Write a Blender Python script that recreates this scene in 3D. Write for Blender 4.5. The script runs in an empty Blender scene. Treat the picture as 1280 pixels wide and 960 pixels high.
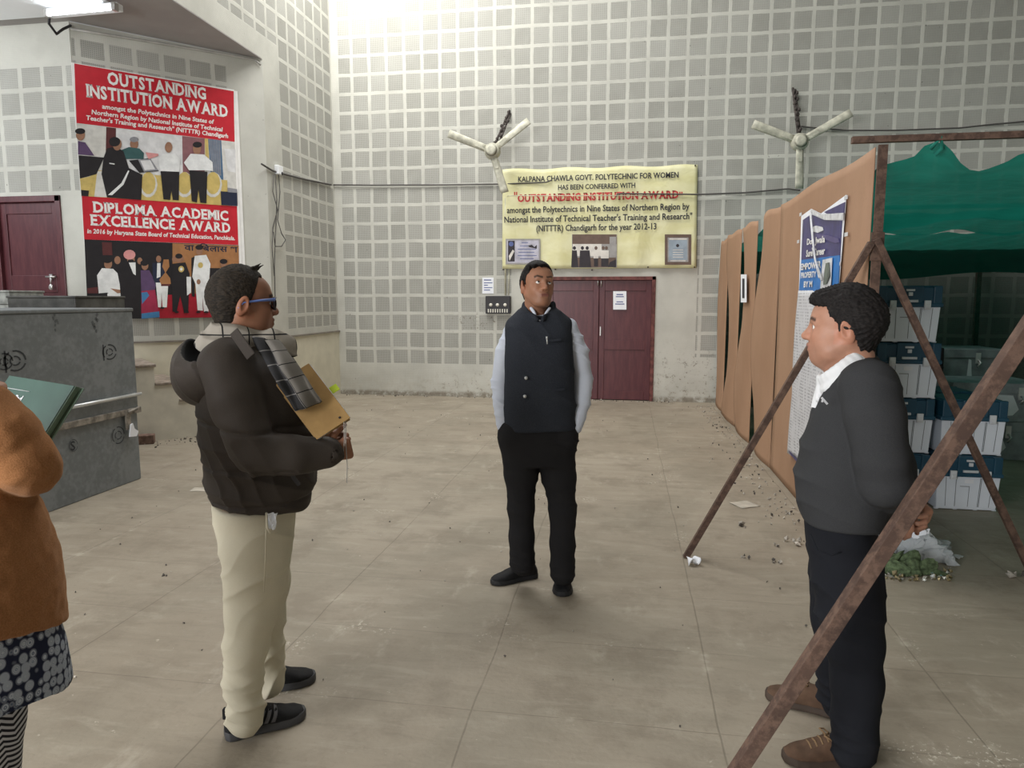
import bpy, math, random
import numpy as np
from mathutils import Matrix, Vector
random.seed(7)
rng = np.random.default_rng(11)
scn = bpy.context.scene
col = scn.collection

# ------------------------------------------------------------------ camera
YAW, PITCH, ROLL, FOC, CAMH = .1612, .1205, .001, 872.0, 1.58
_c, _s = math.cos(YAW), math.sin(YAW)
FW = np.array([-_s * math.cos(PITCH), _c * math.cos(PITCH), -math.sin(PITCH)])
RT = np.array([_c, _s, 0.0]); UPV = np.cross(RT, FW)
RT, UPV = math.cos(ROLL) * RT + math.sin(ROLL) * UPV, -math.sin(ROLL) * RT + math.cos(ROLL) * UPV
EYE = np.array([0, 0, CAMH])
cam_d = bpy.data.cameras.new('camera'); cam = bpy.data.objects.new('camera', cam_d); col.objects.link(cam)
cam_d.sensor_width = 36; cam_d.lens = FOC * 36 / 1280; cam_d.clip_end = 100; cam_d.clip_start = .05
cam.matrix_world = Matrix(((RT[0], UPV[0], -FW[0], 0), (RT[1], UPV[1], -FW[1], 0), (RT[2], UPV[2], -FW[2], CAMH), (0, 0, 0, 1)))
scn.camera = cam

# ------------------------------------------------------------------ world, lights, exposure
wd = bpy.data.worlds.new('daylight'); scn.world = wd; wd.use_nodes = True
bg = wd.node_tree.nodes['Background']
bg.inputs[0].default_value = (.93, .96, 1.0, 1); bg.inputs[1].default_value = .30

def area(name, loc, target, size, size_y, power, color=(1, 1, 1)):
    d = bpy.data.lights.new(name, 'AREA'); d.shape = 'RECTANGLE'; d.size = size; d.size_y = size_y; d.energy = power; d.color = color
    o = bpy.data.objects.new(name, d); col.objects.link(o); o.location = loc
    o.rotation_euler = (Vector(target) - Vector(loc)).to_track_quat('-Z', 'Y').to_euler()
    return o
# tall clerestory windows above the stage side, plus an added front fill
area('clerestory_daylight', (-3.9, 9.4, 7.4), (-3.6, 10.8, 5.4), 1.6, 1.2, 85, (1, .98, .95))
area('hall_window_daylight', (-2.0, 7.2, 8.6), (-1.2, 8.6, 0), 5, 4, 290, (1, .985, .96))
area('front_fill', (-4.6, -3.6, 2.2), (-.4, 3.2, 1.25), 4, 2.6, 385, (.98, .985, 1))  # fill lamp added to brighten the people, no doorway stands here
area('stage_daylight', (-8.6, 4.6, 3.9), (-7.0, 7.3, 3.2), 1.6, 1.2, 42, (.93, .96, 1))
scn.view_settings.view_transform = 'Standard'; scn.view_settings.look = 'None'
scn.view_settings.gamma = 1; scn.view_settings.use_curve_mapping = False
scn.view_settings.exposure = 0.64

# ------------------------------------------------------------------ photograph geometry (all results are world points)
def ray(x, y): return FW + RT * (x - 640) / FOC - UPV * (y - 480) / FOC
def at_z(x, y, z=0.0): d = ray(x, y); return EYE + d * (z - CAMH) / d[2]
def at_y(x, y, Y): d = ray(x, y); return EYE + d * Y / d[1]
def at_x(x, y, X): d = ray(x, y); return EYE + d * X / d[0]
def at_diag(x, y, c): d = ray(x, y); return EYE + d * c / (d[0] - d[1])

# ------------------------------------------------------------------ node helpers
class NT:
    def __init__(s, name, rough=.7, metal=0.0, spec=.3):
        s.mat = bpy.data.materials.new(name); s.mat.use_nodes = True
        s.t = s.mat.node_tree; s.b = s.t.nodes['Principled BSDF']; s.out = s.t.nodes['Material Output']
        s.b.inputs['Roughness'].default_value = rough; s.b.inputs['Metallic'].default_value = metal
        s.b.inputs['Specular IOR Level'].default_value = spec
        s._tc = None
    def n(s, typ, **kw):
        nd = s.t.nodes.new(typ)
        for k, v in kw.items(): setattr(nd, k, v)
        return nd
    def put(s, sock, v):
        if isinstance(v, bpy.types.NodeSocket): s.t.links.new(v, sock)
        elif isinstance(v, (tuple, list)) and sock.type == 'RGBA' and len(v) == 3: sock.default_value = (*v, 1)
        else: sock.default_value = v
    def m(s, op, a, b=None, c=None):
        nd = s.n('ShaderNodeMath', operation=op)
        for i, v in enumerate((a, b, c)):
            if v is not None: s.put(nd.inputs[i], v)
        return nd.outputs[0]
    def mix(s, fac, a, b, blend='MIX'):
        nd = s.n('ShaderNodeMix', data_type='RGBA', blend_type=blend)
        s.put(nd.inputs[0], fac); s.put(nd.inputs[6], a); s.put(nd.inputs[7], b)
        return nd.outputs[2]
    def co(s, kind='Object'):
        if s._tc is None: s._tc = s.n('ShaderNodeTexCoord')
        return s._tc.outputs[kind]
    def xyz(s, kind='Object'):
        nd = s.n('ShaderNodeSeparateXYZ'); s.put(nd.inputs[0], s.co(kind)); return nd.outputs
    def noise(s, scale=5, detail=3, rough=.55, vec=None, stretch=None, dist=0.0):
        v = vec if vec is not None else s.co()
        if stretch:
            mp = s.n('ShaderNodeMapping'); s.put(mp.inputs[0], v); mp.inputs['Scale'].default_value = stretch; v = mp.outputs[0]
        nd = s.n('ShaderNodeTexNoise'); s.put(nd.inputs['Vector'], v)
        nd.inputs['Scale'].default_value = scale; nd.inputs['Detail'].default_value = detail
        nd.inputs['Roughness'].default_value = rough; nd.inputs['Distortion'].default_value = dist
        return nd.outputs[0]
    def step(s, v, lo, hi):
        nd = s.n('ShaderNodeMapRange'); nd.interpolation_type = 'SMOOTHSTEP'
        s.put(nd.inputs[0], v); nd.inputs[1].default_value = lo; nd.inputs[2].default_value = hi
        return nd.outputs[0]
    def voronoi(s, scale, feature='F1', vec=None, rnd=1.0):
        nd = s.n('ShaderNodeTexVoronoi', feature=feature); s.put(nd.inputs['Vector'], vec if vec is not None else s.co())
        nd.inputs['Scale'].default_value = scale; nd.inputs['Randomness'].default_value = rnd
        return nd.outputs[0]
    def color(s, v): s.put(s.b.inputs['Base Color'], v); return s
    def bump(s, h, strength=.3, dist=.01):
        nd = s.n('ShaderNodeBump'); nd.inputs['Strength'].default_value = strength; nd.inputs['Distance'].default_value = dist
        s.put(nd.inputs['Height'], h); s.t.links.new(nd.outputs[0], s.b.inputs['Normal']); return s

def simple(name, c, rough=.7, metal=0.0, var=.12, scale=9, bump=0.0, bscale=60, spec=.3, stretch=None):
    k = NT(name, rough, metal, spec)
    nz = k.noise(scale, 4, stretch=stretch)
    k.color(k.mix(k.step(nz, .3, .7), tuple(x * (1 - var) for x in c), tuple(min(1, x * (1 + var)) for x in c)))
    if bump: k.bump(k.noise(bscale, 3, stretch=stretch), bump, .004)
    return k.mat

def cloth(name, c, c2=None, scale=700, bump=.25, var=.15, rough=.9):
    k = NT(name, rough, 0, .15)
    w = k.noise(scale, 1); big = k.noise(6, 4)
    base = k.mix(k.step(w, .35, .65), c, c2 or tuple(x * .7 for x in c))
    k.color(k.mix(k.m('MULTIPLY', k.step(big, .35, .75), var), base, tuple(min(1, x * 1.6 + .01) for x in c)))
    k.bump(w, bump, .002)
    return k.mat

# ------------------------------------------------------------------ mesh helpers
class MB:
    def __init__(s): s.v = []; s.f = []; s.mi = []; s.sm = []
    def add(s, vs, fs, m=0, smooth=False):
        o = len(s.v); s.v += [tuple(map(float, p)) for p in vs]
        for f in fs: s.f.append([o + i for i in f]); s.mi.append(m); s.sm.append(smooth)
        return s
    def frame(s, c, ex, ey, ez, m=0):
        c, ex, ey, ez = (np.array(q, float) for q in (c, ex, ey, ez))
        vs = [c + a * ex + b * ey + d * ez for d in (-1, 1) for b in (-1, 1) for a in (-1, 1)]
        return s.add(vs, [(0, 2, 3, 1), (4, 5, 7, 6), (0, 1, 5, 4), (2, 6, 7, 3), (0, 4, 6, 2), (1, 3, 7, 5)], m)
    def box(s, lo, hi, m=0, rz=0.0, about=None):
        lo, hi = np.array(lo, float), np.array(hi, float); c = (lo + hi) / 2; h = (hi - lo) / 2
        R = np.array([[math.cos(rz), -math.sin(rz), 0], [math.sin(rz), math.cos(rz), 0], [0, 0, 1]])
        if rz: p = np.array(about if about is not None else c, float); c = p + R @ (c - p)
        return s.frame(c, R[:, 0] * h[0], R[:, 1] * h[1], R[:, 2] * h[2], m)
    def tube(s, pts, r, n=8, m=0, smooth=True, cap=True):
        pts = [np.array(p, float) for p in pts]; k = len(pts)
        rs = r if isinstance(r, (list, tuple)) else [r] * k
        ref = np.array([0, 0, 1.0]); vs = []; fs = []
        for i, p in enumerate(pts):
            d = pts[min(i + 1, k - 1)] - pts[max(i - 1, 0)]; d /= np.linalg.norm(d) + 1e-9
            a = np.cross(d, ref)
            if np.linalg.norm(a) < .1: a = np.cross(d, np.array([1.0, 0, 0]))
            a /= np.linalg.norm(a); b = np.cross(d, a)
            for j in range(n):
                t = 2 * math.pi * (j + .5) / n; vs.append(p + rs[i] * (math.cos(t) * a + math.sin(t) * b))
        for i in range(k - 1):
            for j in range(n): fs.append((i * n + j, i * n + (j + 1) % n, (i + 1) * n + (j + 1) % n, (i + 1) * n + j))
        if cap: fs.append(tuple(range(n))[::-1]); fs.append(tuple((k - 1) * n + j for j in range(n)))
        return s.add(vs, fs, m, smooth)
    def bar(s, a, b, w, t, m=0, up=(0, 0, 1)):
        a, b = np.array(a, float), np.array(b, float); d = b - a; L = np.linalg.norm(d); d /= L
        x = np.cross(d, np.array(up, float))
        if np.linalg.norm(x) < .05: x = np.cross(d, np.array([0, 1.0, 0]))
        x /= np.linalg.norm(x); y = np.cross(x, d)
        return s.frame((a + b) / 2, x * w / 2, y * t / 2, d * L / 2, m)
    def ell(s, c, r, m=0, nu=14, nv=9, R=None):
        R = np.eye(3) if R is None else R; vs = []; fs = []
        for i in range(nv + 1):
            th = math.pi * i / nv
            for j in range(nu):
                ph = 2 * math.pi * j / nu
                vs.append(np.array(c) + R @ np.array([r[0] * math.sin(th) * math.cos(ph), r[1] * math.sin(th) * math.sin(ph), r[2] * math.cos(th)]))
        for i in range(nv):
            for j in range(nu): fs.append((i * nu + j, (i + 1) * nu + j, (i + 1) * nu + (j + 1) % nu, i * nu + (j + 1) % nu))
        return s.add(vs, fs, m, True)
    def prism(s, poly, o, ex, ey, th, m=0):
        o, ex, ey, th = (np.array(q, float) for q in (o, ex, ey, th)); n = len(poly)
        a = [o + ex * p[0] + ey * p[1] for p in poly]; b = [p + th for p in a]
        return s.add(a + b, [tuple(range(n))[::-1], tuple(range(n, 2 * n))] + [(i, (i + 1) % n, n + (i + 1) % n, n + i) for i in range(n)], m)
    def grid(s, fn, nu, nv, m=0, smooth=True):
        vs = [fn(i / nu, j / nv) for j in range(nv + 1) for i in range(nu + 1)]
        fs = [(j * (nu + 1) + i, j * (nu + 1) + i + 1, (j + 1) * (nu + 1) + i + 1, (j + 1) * (nu + 1) + i) for j in range(nv) for i in range(nu)]
        return s.add(vs, fs, m, smooth)

def tag(o, label=None, cat=None, group=None, kind=None):
    for k, v in (('label', label), ('category', cat), ('group', group), ('kind', kind)):
        if v: o[k] = v
    return o
def empty(name, loc, label=None, cat=None, group=None, rz=0.0):
    o = bpy.data.objects.new(name, None); col.objects.link(o); o.location = [float(q) for q in loc]; o.rotation_euler = (0, 0, rz); o.empty_display_size = .1
    return tag(o, label, cat, group)
def wpos(o):
    p = np.array(o.location); rz = o.rotation_euler.z
    if o.parent:
        q, pr = wpos(o.parent); c, s_ = math.cos(pr), math.sin(pr)
        return q + np.array([c * p[0] - s_ * p[1], s_ * p[0] + c * p[1], p[2]]), pr + rz
    return p, rz
def build(name, mb, mats, parent=None, origin=None, bevel=0.0, local=False, thick=0.0, rz=0.0):
    """one mesh object from world-space geometry (local=True: geometry is already in the parent's frame)"""
    me = bpy.data.meshes.new(name); V = np.array(mb.v, float).reshape(-1, 3)
    o = bpy.data.objects.new(name, me); col.objects.link(o)
    if parent:
        o.parent = parent
        if not local:
            p, r = wpos(parent); V = V - p; c, s_ = math.cos(-r), math.sin(-r)
            V = np.stack([c * V[:, 0] - s_ * V[:, 1], s_ * V[:, 0] + c * V[:, 1], V[:, 2]], 1)
    elif origin is not None:
        o.location = [float(q) for q in origin]
        if not local: V = V - np.array(origin, float)
        if rz:
            c, s_ = math.cos(-rz), math.sin(-rz)
            if not local: V = np.stack([c * V[:, 0] - s_ * V[:, 1], s_ * V[:, 0] + c * V[:, 1], V[:, 2]], 1)
            o.rotation_euler = (0, 0, rz)
    me.from_pydata([tuple(p) for p in V], [], mb.f)
    for q in (mats if isinstance(mats, (list, tuple)) else [mats]): me.materials.append(q)
    me.polygons.foreach_set('material_index', mb.mi); me.polygons.foreach_set('use_smooth', mb.sm); me.update()
    if thick:
        sd = o.modifiers.new('s', 'SOLIDIFY'); sd.thickness = thick; sd.offset = 0
    if bevel:
        bv = o.modifiers.new('b', 'BEVEL'); bv.width = bevel; bv.segments = 2; bv.limit_method = 'ANGLE'; bv.angle_limit = .7
    return o
def copy_tree(o, parent=None):
    c = o.copy(); col.objects.link(c)
    if parent: c.parent = parent
    for ch in list(o.children): copy_tree(ch, c)
    return c

# ------------------------------------------------------------------ lettering
_glyph = {}
def glyphs(text, bold=0.0):
    """flat outline mesh of a text: verts (x, y), faces; cap height about .7"""
    key = (text, bold)
    if key in _glyph: return _glyph[key]
    cu = bpy.data.curves.new('t', 'FONT'); cu.body = text; cu.size = 1; cu.offset = bold; cu.resolution_u = 2
    o = bpy.data.objects.new('t', cu); col.objects.link(o)
    dg = bpy.context.evaluated_depsgraph_get(); ev = o.evaluated_get(dg); me = ev.to_mesh()
    V = np.array([tuple(v.co[:2]) for v in me.vertices]).reshape(-1, 2); F = [tuple(p.vertices) for p in me.polygons]
    ev.to_mesh_clear(); bpy.data.objects.remove(o); bpy.data.curves.remove(cu)
    _glyph[key] = (V, F); return V, F
_SER = {'I': 'tc bc', 'N': 'tl tr bl', 'T': 'bc', 'U': 'tl tr', 'A': 'bl br', 'W': 'tl tr', 'D': 'tl bl', 'P': 'tl bl', 'L': 'tl bl', 'M': 'bl br tl tr', 'E': 'tl bl', 'X': 'tl tr bl br', 'R': 'tl bl br', 'O': '', 'S': '', 'G': '', 'C': ''}
def slab_text(text, bold=.035):
    """heavy slab-serif capitals made from the plain glyphs with serifs added"""
    Vs = []; Fs = []; x = 0.0
    for ch in text:
        if ch == ' ': x += .32; continue
        V, F = glyphs(ch, bold); V = V.copy(); V[:, 0] *= 1.08; w0 = V[:, 0].min(); w1 = V[:, 0].max(); V[:, 0] += x - w0; W = w1 - w0
        o = len(Vs); Vs += V.tolist(); Fs += [tuple(o + i for i in f) for f in F]
        y0, y1 = V[:, 1].min(), V[:, 1].max(); h = .085; e = .045
        for sp in _SER.get(ch, '').split():
            cx = {'l': x + .085, 'r': x + W - .085, 'c': x + W / 2}[sp[1]]; hw = .085 + e
            ya, yb = (y1 - h, y1) if sp[0] == 't' else (y0, y0 + h)
            o = len(Vs); Vs += [[cx - hw, ya], [cx + hw, ya], [cx + hw, yb], [cx - hw, yb]]; Fs.append((o, o + 1, o + 2, o + 3))
        x += W + .07
    return np.array(Vs), Fs
def letter(mb, text, left, right, cap, m=0, bold=.0, slab=False, slant=0.0, up=(0, 0, 1), lift=(0, 0, 0), fit=True):
    """text between two world points, cap height in metres"""
    V, F = slab_text(text) if slab else glyphs(text, bold)
    if len(V) == 0: return
    left, right, up, lift = (np.array(q, float) for q in (left, right, up, lift)); ex = right - left; L = np.linalg.norm(ex); ex = ex / L
    x0, x1 = V[:, 0].min(), V[:, 0].max(); sx = L / (x1 - x0); sy = cap / .72
    if not fit: sx = sy
    P = [left + lift + ex * ((p[0] - x0) * sx + slant * p[1] * sy) + up * (p[1] * sy) for p in V]
    mb.add(P, F, m)

class Art:
    """flat printed picture: polygons laid over one another on one plane"""
    def __init__(s, pt, nrm, lift=.002): s.mb = MB(); s.pt = pt; s.n = np.array(nrm, float); s.k = lift
    def poly(s, pts, m):
        s.k += .00025; P = [s.pt(*p) + s.n * s.k for p in pts]; s.mb.add(P, [tuple(range(len(P)))], m)
    def rect(s, x0, y0, x1, y1, m): s.poly([(x0, y0), (x1, y0), (x1, y1), (x0, y1)], m)
    def ell(s, cx, cy, rx, ry, m, n=14): s.poly([(cx + rx * math.cos(2 * math.pi * i / n), cy + ry * math.sin(2 * math.pi * i / n)) for i in range(n)], m)

# ================================================================== THE ROOM
D = 11.03                     # back wall
SX = -4.727                   # side wall plane
PY = 8.85                     # where the diagonal stage wing meets the side wall
LY = 7.34                     # stage rear wall
ZS = 4.67                     # stage soffit height
STAGE = .86
DC, DCS = SX - PY, -4.84 - 7.35
RD = math.radians(45)
EXD = np.array([math.cos(RD), math.sin(RD), 0]); EYD = np.array([-math.sin(RD), math.cos(RD), 0])

def tile_wall(name, x0, plain, dirt=None, z0=.197, p=.289, dado=None, hole=.02):
    """painted perforated acoustic tiles in a white lattice; plain(k,x,z) gives 1 where the wall is plain plaster"""
    k = NT(name, .75, 0, .25); X, Y, Z = k.xyz()
    wob = k.m('MULTIPLY', k.m('SUBTRACT', k.noise(1.3, 2), .5), .035)
    def cell(c, off):
        f = k.m('FRACT', k.m('DIVIDE', k.m('ADD', k.m('SUBTRACT', c, off), wob), p))
        return k.m('ABSOLUTE', k.m('SUBTRACT', f, .5)), f
    ax, fx = cell(X, x0); az, fz = cell(Z, z0)
    ragged = k.m('MULTIPLY', k.m('SUBTRACT', k.noise(14, 3), .5), .05)
    edge = k.m('ADD', k.m('MAXIMUM', ax, az), ragged)
    line = k.step(edge, .395, .425)
    pl = plain(k, X, Z)
    line = k.m('MAXIMUM', line, pl)
    def dots(c): return k.m('ABSOLUTE', k.m('SUBTRACT', k.m('FRACT', k.m('DIVIDE', c, hole)), .5))
    dx, dz = dots(X), dots(Z)
    r = k.m('SQRT', k.m('ADD', k.m('MULTIPLY', dx, dx), k.m('MULTIPLY', dz, dz)))
    holes = k.m('SUBTRACT', 1.0, k.step(r, .20, .34))
    # each tile has its own tone
    ix = k.m('FLOOR', k.m('DIVIDE', k.m('SUBTRACT', X, x0), p)); iz = k.m('FLOOR', k.m('DIVIDE', k.m('SUBTRACT', Z, z0), p))
    cb = k.n('ShaderNodeCombineXYZ'); k.put(cb.inputs[0], ix); k.put(cb.inputs[1], iz)
    wn = k.n('ShaderNodeTexWhiteNoise', noise_dimensions='2D'); k.put(wn.inputs['Vector'], cb.outputs[0])
    tile = k.mix(wn.outputs[0], (.375, .375, .345), (.46, .46, .43))
    tile = k.mix(k.m('MULTIPLY', k.step(k.noise(3, 4), .35, .8), .35), tile, (.54, .54, .51))
    tile = k.mix(k.m('MULTIPLY', holes, .5), tile, (.10, .10, .095))
    white = k.mix(k.step(k.noise(2.2, 4), .35, .7), (.61, .61, .565), (.53, .53, .49))
    c = k.mix(line, tile, white)
    # fly specks and scuffs
    sp = k.step(k.noise(17, 2, .5), .735, .76); c = k.mix(k.m('MULTIPLY', sp, .7), c, (.10, .09, .08))
    if dirt: c = dirt(k, X, Z, c)
    c = k.mix(1.0, c, (.90, .895, .87), 'MULTIPLY')
    k.color(c); k.bump(k.m('SUBTRACT', line, k.m('MULTIPLY', holes, .5)), .35, .006)
    return k.mat
def lt(k, v, x, w=.004): return k.m('SUBTRACT', 1.0, k.step(v, x - w, x + w))
def gt(k, v, x, w=.004): return k.step(v, x - w, x + w)
def AND(k, *a):
    r = a[0]
    for q in a[1:]: r = k.m('MULTIPLY', r, q)
    return r
def OR(k, *a):
    r = a[0]
    for q in a[1:]: r = k.m('MAXIMUM', r, q)
    return r

def back_plain(k, X, Z):
    return OR(k, lt(k, Z, .535), AND(k, gt(k, X, -1.80), lt(k, X, 1.06), lt(k, Z, 2.08)), lt(k, X, -4.60),
              AND(k, lt(k, Z, .70), gt(k, X, .9)))
def back_dirt(k, X, Z, c):
    n1 = k.noise(9, 6, .7); n2 = k.noise(32, 4, .7)
    low = k.m('SUBTRACT', 1.0, k.step(Z, .02, .62))
    zone = OR(k, AND(k, gt(k, X, -3.1, .8), lt(k, X, -1.5, .3), low), AND(k, gt(k, X, .45, .15), lt(k, Z, .75, .35)), AND(k, gt(k, X, -2.75, .3), lt(k, X, -1.9, .2), gt(k, Z, 1.02, .08), lt(k, Z, 1.35, .08)))
    grit = k.step(k.m('ADD', k.m('MULTIPLY', n1, .55), k.m('MULTIPLY', n2, .45)), .54, .60)
    c = k.mix(k.m('MULTIPLY', k.m('MULTIPLY', grit, zone), .8), c, (.17, .14, .11))
    c = k.mix(k.m('MULTIPLY', k.m('MULTIPLY', k.step(n1, .40, .62), low), .32), c, (.46, .42, .35))
    skirt = k.m('MULTIPLY', lt(k, Z, .075, .03), k.step(n1, .3, .55))
    return k.mix(k.m('MULTIPLY', skirt, .8), c, (.20, .17, .13))
M_back = tile_wall('acoustic tiles back', -4.67, back_plain, back_dirt)
M_side = tile_wall('acoustic tiles side', 9.27, lambda k, X, Z: OR(k, lt(k, Z, 1.16), AND(k, lt(k, X, 9.25), lt(k, Z, 4.98))))
M_diag = tile_wall('acoustic tiles wing', -.33, lambda k, X, Z: OR(k, gt(k, X, -.46), lt(k, X, -2.12), lt(k, Z, 1.08), gt(k, Z, 4.50)), z0=.255 - .02, hole=.0205)
M_left = tile_wall('acoustic tiles stage', -6.33, lambda k, X, Z: OR(k, lt(k, Z, 2.82), gt(k, Z, 4.20)))

def wall_mesh(x0, x1, z0, z1, th=.22, holes=()):
    """slab with its face at y=0 in its own frame, cut into pieces around openings"""
    mb = MB(); xs = sorted({x0, x1, *[h[0] for h in holes], *[h[1] for h in holes]}); zs = sorted({z0, z1, *[h[2] for h in holes], *[h[3] for h in holes]})
    for a, b in zip(xs, xs[1:]):
        for c, d in zip(zs, zs[1:]):
            if not any(h[0] <= (a + b) / 2 <= h[1] and h[2] <= (c + d) / 2 <= h[3] for h in holes): mb.box((a, 0, c), (b, th, d))
    return mb
def place_local(o, loc, rz): o.location = loc; o.rotation_euler = (0, 0, rz); return o
DX0, DX1, DZ = -1.28, .44, 1.935          # double door opening
wb = build('wall_back', wall_mesh(SX, 7.2, 0, 9.2, holes=[(DX0, DX1, 0, DZ)]), M_back); tag(place_local(wb, (0, D, 0), 0), kind='structure')
ws = build('wall_left', wall_mesh(PY, D, 0, 9.2), M_side); tag(place_local(ws, (SX, 0, 0), math.pi / 2), kind='structure')
wu = build('wall_left_upper', wall_mesh(-1.0, PY, ZS + .012, 9.2), M_side); tag(place_local(wu, (SX, 0, 0), math.pi / 2), kind='structure')
wdg = build('wall_wing', wall_mesh(-2.125, 0, 0, ZS), M_diag); tag(place_local(wdg, (SX, PY, 0), RD), kind='structure')
SDX0, SDX1, SDZ = -7.42, -6.50, 2.775
wl = build('wall_stage', wall_mesh(-10.5, -6.23, 0, ZS, holes=[(SDX0, SDX1, STAGE, SDZ)]), M_left); tag(place_local(wl, (0, LY, 0), 0), kind='structure')

# cream dado and its ledge on side wall and wing
M_cream = simple('cream dado paint', (.62, .59, .47), .6, var=.08, scale=3)
M_ledge = simple('dado ledge', (.22, .20, .17), .7)
mb = MB(); mb.box((PY, -.012, 0), (D, -.0005, 1.045)); o = build('baseboard_left', mb, M_cream); tag(place_local(o, (SX, 0, 0), math.pi / 2), kind='structure')
mb = MB(); mb.box((PY, -.035, 1.045), (D, -.0005, 1.068)); o = build('trim_1', mb, M_ledge); tag(place_local(o, (SX, 0, 0), math.pi / 2), kind='structure')
mb = MB(); mb.box((-2.12, -.012, 0), (0, -.0005, 1.045)); o = build('baseboard_wing', mb, M_cream); tag(place_local(o, (SX, PY, 0), RD), kind='structure')
mb = MB(); mb.box((-2.12, -.03, 1.045), (0, -.0005, 1.068)); o = build('trim_2', mb, M_ledge); tag(place_local(o, (SX, PY, 0), RD), kind='structure')

# floor: cement slabs with joints, stains and chalk marks
k = NT('cement slab floor', .62, 0, .35); X, Y, Z = k.xyz()
wb_ = k.m('MULTIPLY', k.m('SUBTRACT', k.noise(1.1, 3), .5), .05)
def joint(c, off, p, w):
    f = k.m('FRACT', k.m('DIVIDE', k.m('ADD', k.m('SUBTRACT', c, off), wb_), p))
    return k.m('MULTIPLY', k.m('ABSOLUTE', k.m('SUBTRACT', f, .5)), p), k.m('FLOOR', k.m('DIVIDE', k.m('SUBTRACT', c, off), p))
jx, ix = joint(X, .375, .93, 0); jy, iy = joint(Y, 2.48, .593, 0)
broken = k.step(k.noise(2.4, 4), .36, .54)
jt = k.m('MAXIMUM', k.m('MULTIPLY', k.step(jx, .459, .464), k.step(k.noise(1.7, 3), .25, .45)), k.m('MULTIPLY', k.m('MULTIPLY', k.step(jy, .2905, .296), broken), .8))
cb = k.n('ShaderNodeCombineXYZ'); k.put(cb.inputs[0], ix); k.put(cb.inputs[1], iy)
wn = k.n('ShaderNodeTexWhiteNoise', noise_dimensions='2D'); k.put(wn.inputs['Vector'], cb.outputs[0])
base = k.mix(k.step(k.noise(.55, 4), .3, .7), (.335, .30, .245), (.425, .39, .325))
base = k.mix(k.m('MULTIPLY', wn.outputs[0], .35), base, (.35, .31, .25))
base = k.mix(k.m('MULTIPLY', k.step(k.noise(.9, 5, .6, dist=.8), .45, .62), .55), base, (.285, .265, .215))
base = k.mix(k.m('MULTIPLY', k.step(k.noise(2.6, 6, .7), .46, .66), .65), base, (.255, .225, .18))
base = k.mix(k.m('MULTIPLY', k.step(k.noise(5, 6, .7, stretch=(1, .45, 1)), .56, .74), .5), base, (.55, .52, .45))
base = k.mix(k.m('MULTIPLY', k.step(k.noise(38, 4, .7), .56, .72), .35), base, (.23, .20, .165))
base = k.mix(k.m('MULTIPLY', k.step(k.noise(21, 3, .6), .70, .76), .6), base, (.66, .63, .55))
base = k.mix(k.m('MULTIPLY', jt, .42), base, (.13, .11, .085))
pale = k.m('MULTIPLY', k.m('MAXIMUM', k.step(jx, .425, .46), k.step(jy, .262, .292)), k.step(k.noise(1.9, 5, .7), .57, .66))
base = k.mix(k.m('MULTIPLY', pale, .45), base, (.62, .59, .51))
streak = k.noise(7, 6, .7, stretch=(.35, 1.6, 1), dist=.5)
base = k.mix(k.m('MULTIPLY', k.step(streak, .52, .68), .30), base, (.50, .47, .40)); base = k.mix(k.m('MULTIPLY', k.step(streak, .48, .34), .30), base, (.24, .215, .175))
chalk = AND(k, k.step(k.noise(48, 4, .7), .56, .62), k.step(k.noise(1.25, 3), .56, .64), k.m('MAXIMUM', k.step(jx, .36, .45), k.step(jy, .21, .28)))
base = k.mix(k.m('MULTIPLY', chalk, .75), base, (.78, .76, .68))
base = k.mix(1.0, base, (.85, .815, .765), 'MULTIPLY')
k.color(base); k.put(k.b.inputs['Roughness'], k.m('ADD', .45, k.m('MULTIPLY', k.noise(3, 4), .3)))
k.bump(k.m('SUBTRACT', k.noise(45, 5), k.m('MULTIPLY', jt, 1.2)), .18, .006)
M_floor = k.mat
mb = MB(); mb.box((-11, -6.42, -.2), (7.42, 13.0, 0)); tag(build('floor', mb, M_floor), kind='structure')

# stage: deck, steps, soffit with shade in its colour, white patch for the lit ceiling
M_soffit_shade = simple('stage soffit with shade in colour', (.34, .32, .31), .8, var=.06, scale=2)  # grey-brown carries the shade of this ceiling part in its colour
M_white = simple('white for lit ceiling and fittings', (.84, .86, .88), .7, var=.03, scale=2)
M_stepside = simple('cream step side', (.66, .63, .53), .65, var=.10, scale=4)
M_tread = simple('worn stone tread', (.30, .25, .205), .7, var=.35, scale=16, bump=.3, bscale=40)
mb = MB(); mb.prism([(-10.5, 1.0), (-5.75, 1.0), (-5.75, 6.2), (-6.0, 6.95), (-6.0, 7.12), (-6.22, 7.338), (-10.5, 7.338)], (0, 0, .0), (1, 0, 0), (0, 1, 0), (0, 0, STAGE)); tag(build('floor_stage', mb, M_stepside), kind='structure')
st = MB(); tr = MB()
for sa, sb, h in ((-.25, .0, .22), (0, .2486, .45), (.2486, .4897, .65), (.4897, .97, .86)):
    xa, xb = -1.14 - sb, -1.14 - sa
    st.box((xa, -.98, 0), (xb, -.013, h - .03)); tr.box((xa, -1.0, h - .03), (xb + .02, -.013, h))
o = build('trim_steps', st, M_stepside); tag(place_local(o, (SX, PY, 0), RD), kind='structure')
t2 = build('tread', tr, M_tread, o, local=True, bevel=.006)
mb = MB(); mb.prism([(SX - .0008, PY), (SX - .0008, -1.0), (-10.5, -1.0), (-10.5, LY), (-6.22, LY)], (0, 0, ZS), (1, 0, 0), (0, 1, 0), (0, 0, .011)); tag(build('ceiling', mb, M_soffit_shade), kind='structure')
mb = MB(); mb.box((-10.4, 2.0, ZS - .045), (-5.40, 7.09, ZS - .002)); tag(build('ceiling_lit_patch', mb, M_white), kind='structure')  # added board, its white stands in for the lit part of the ceiling
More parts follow.
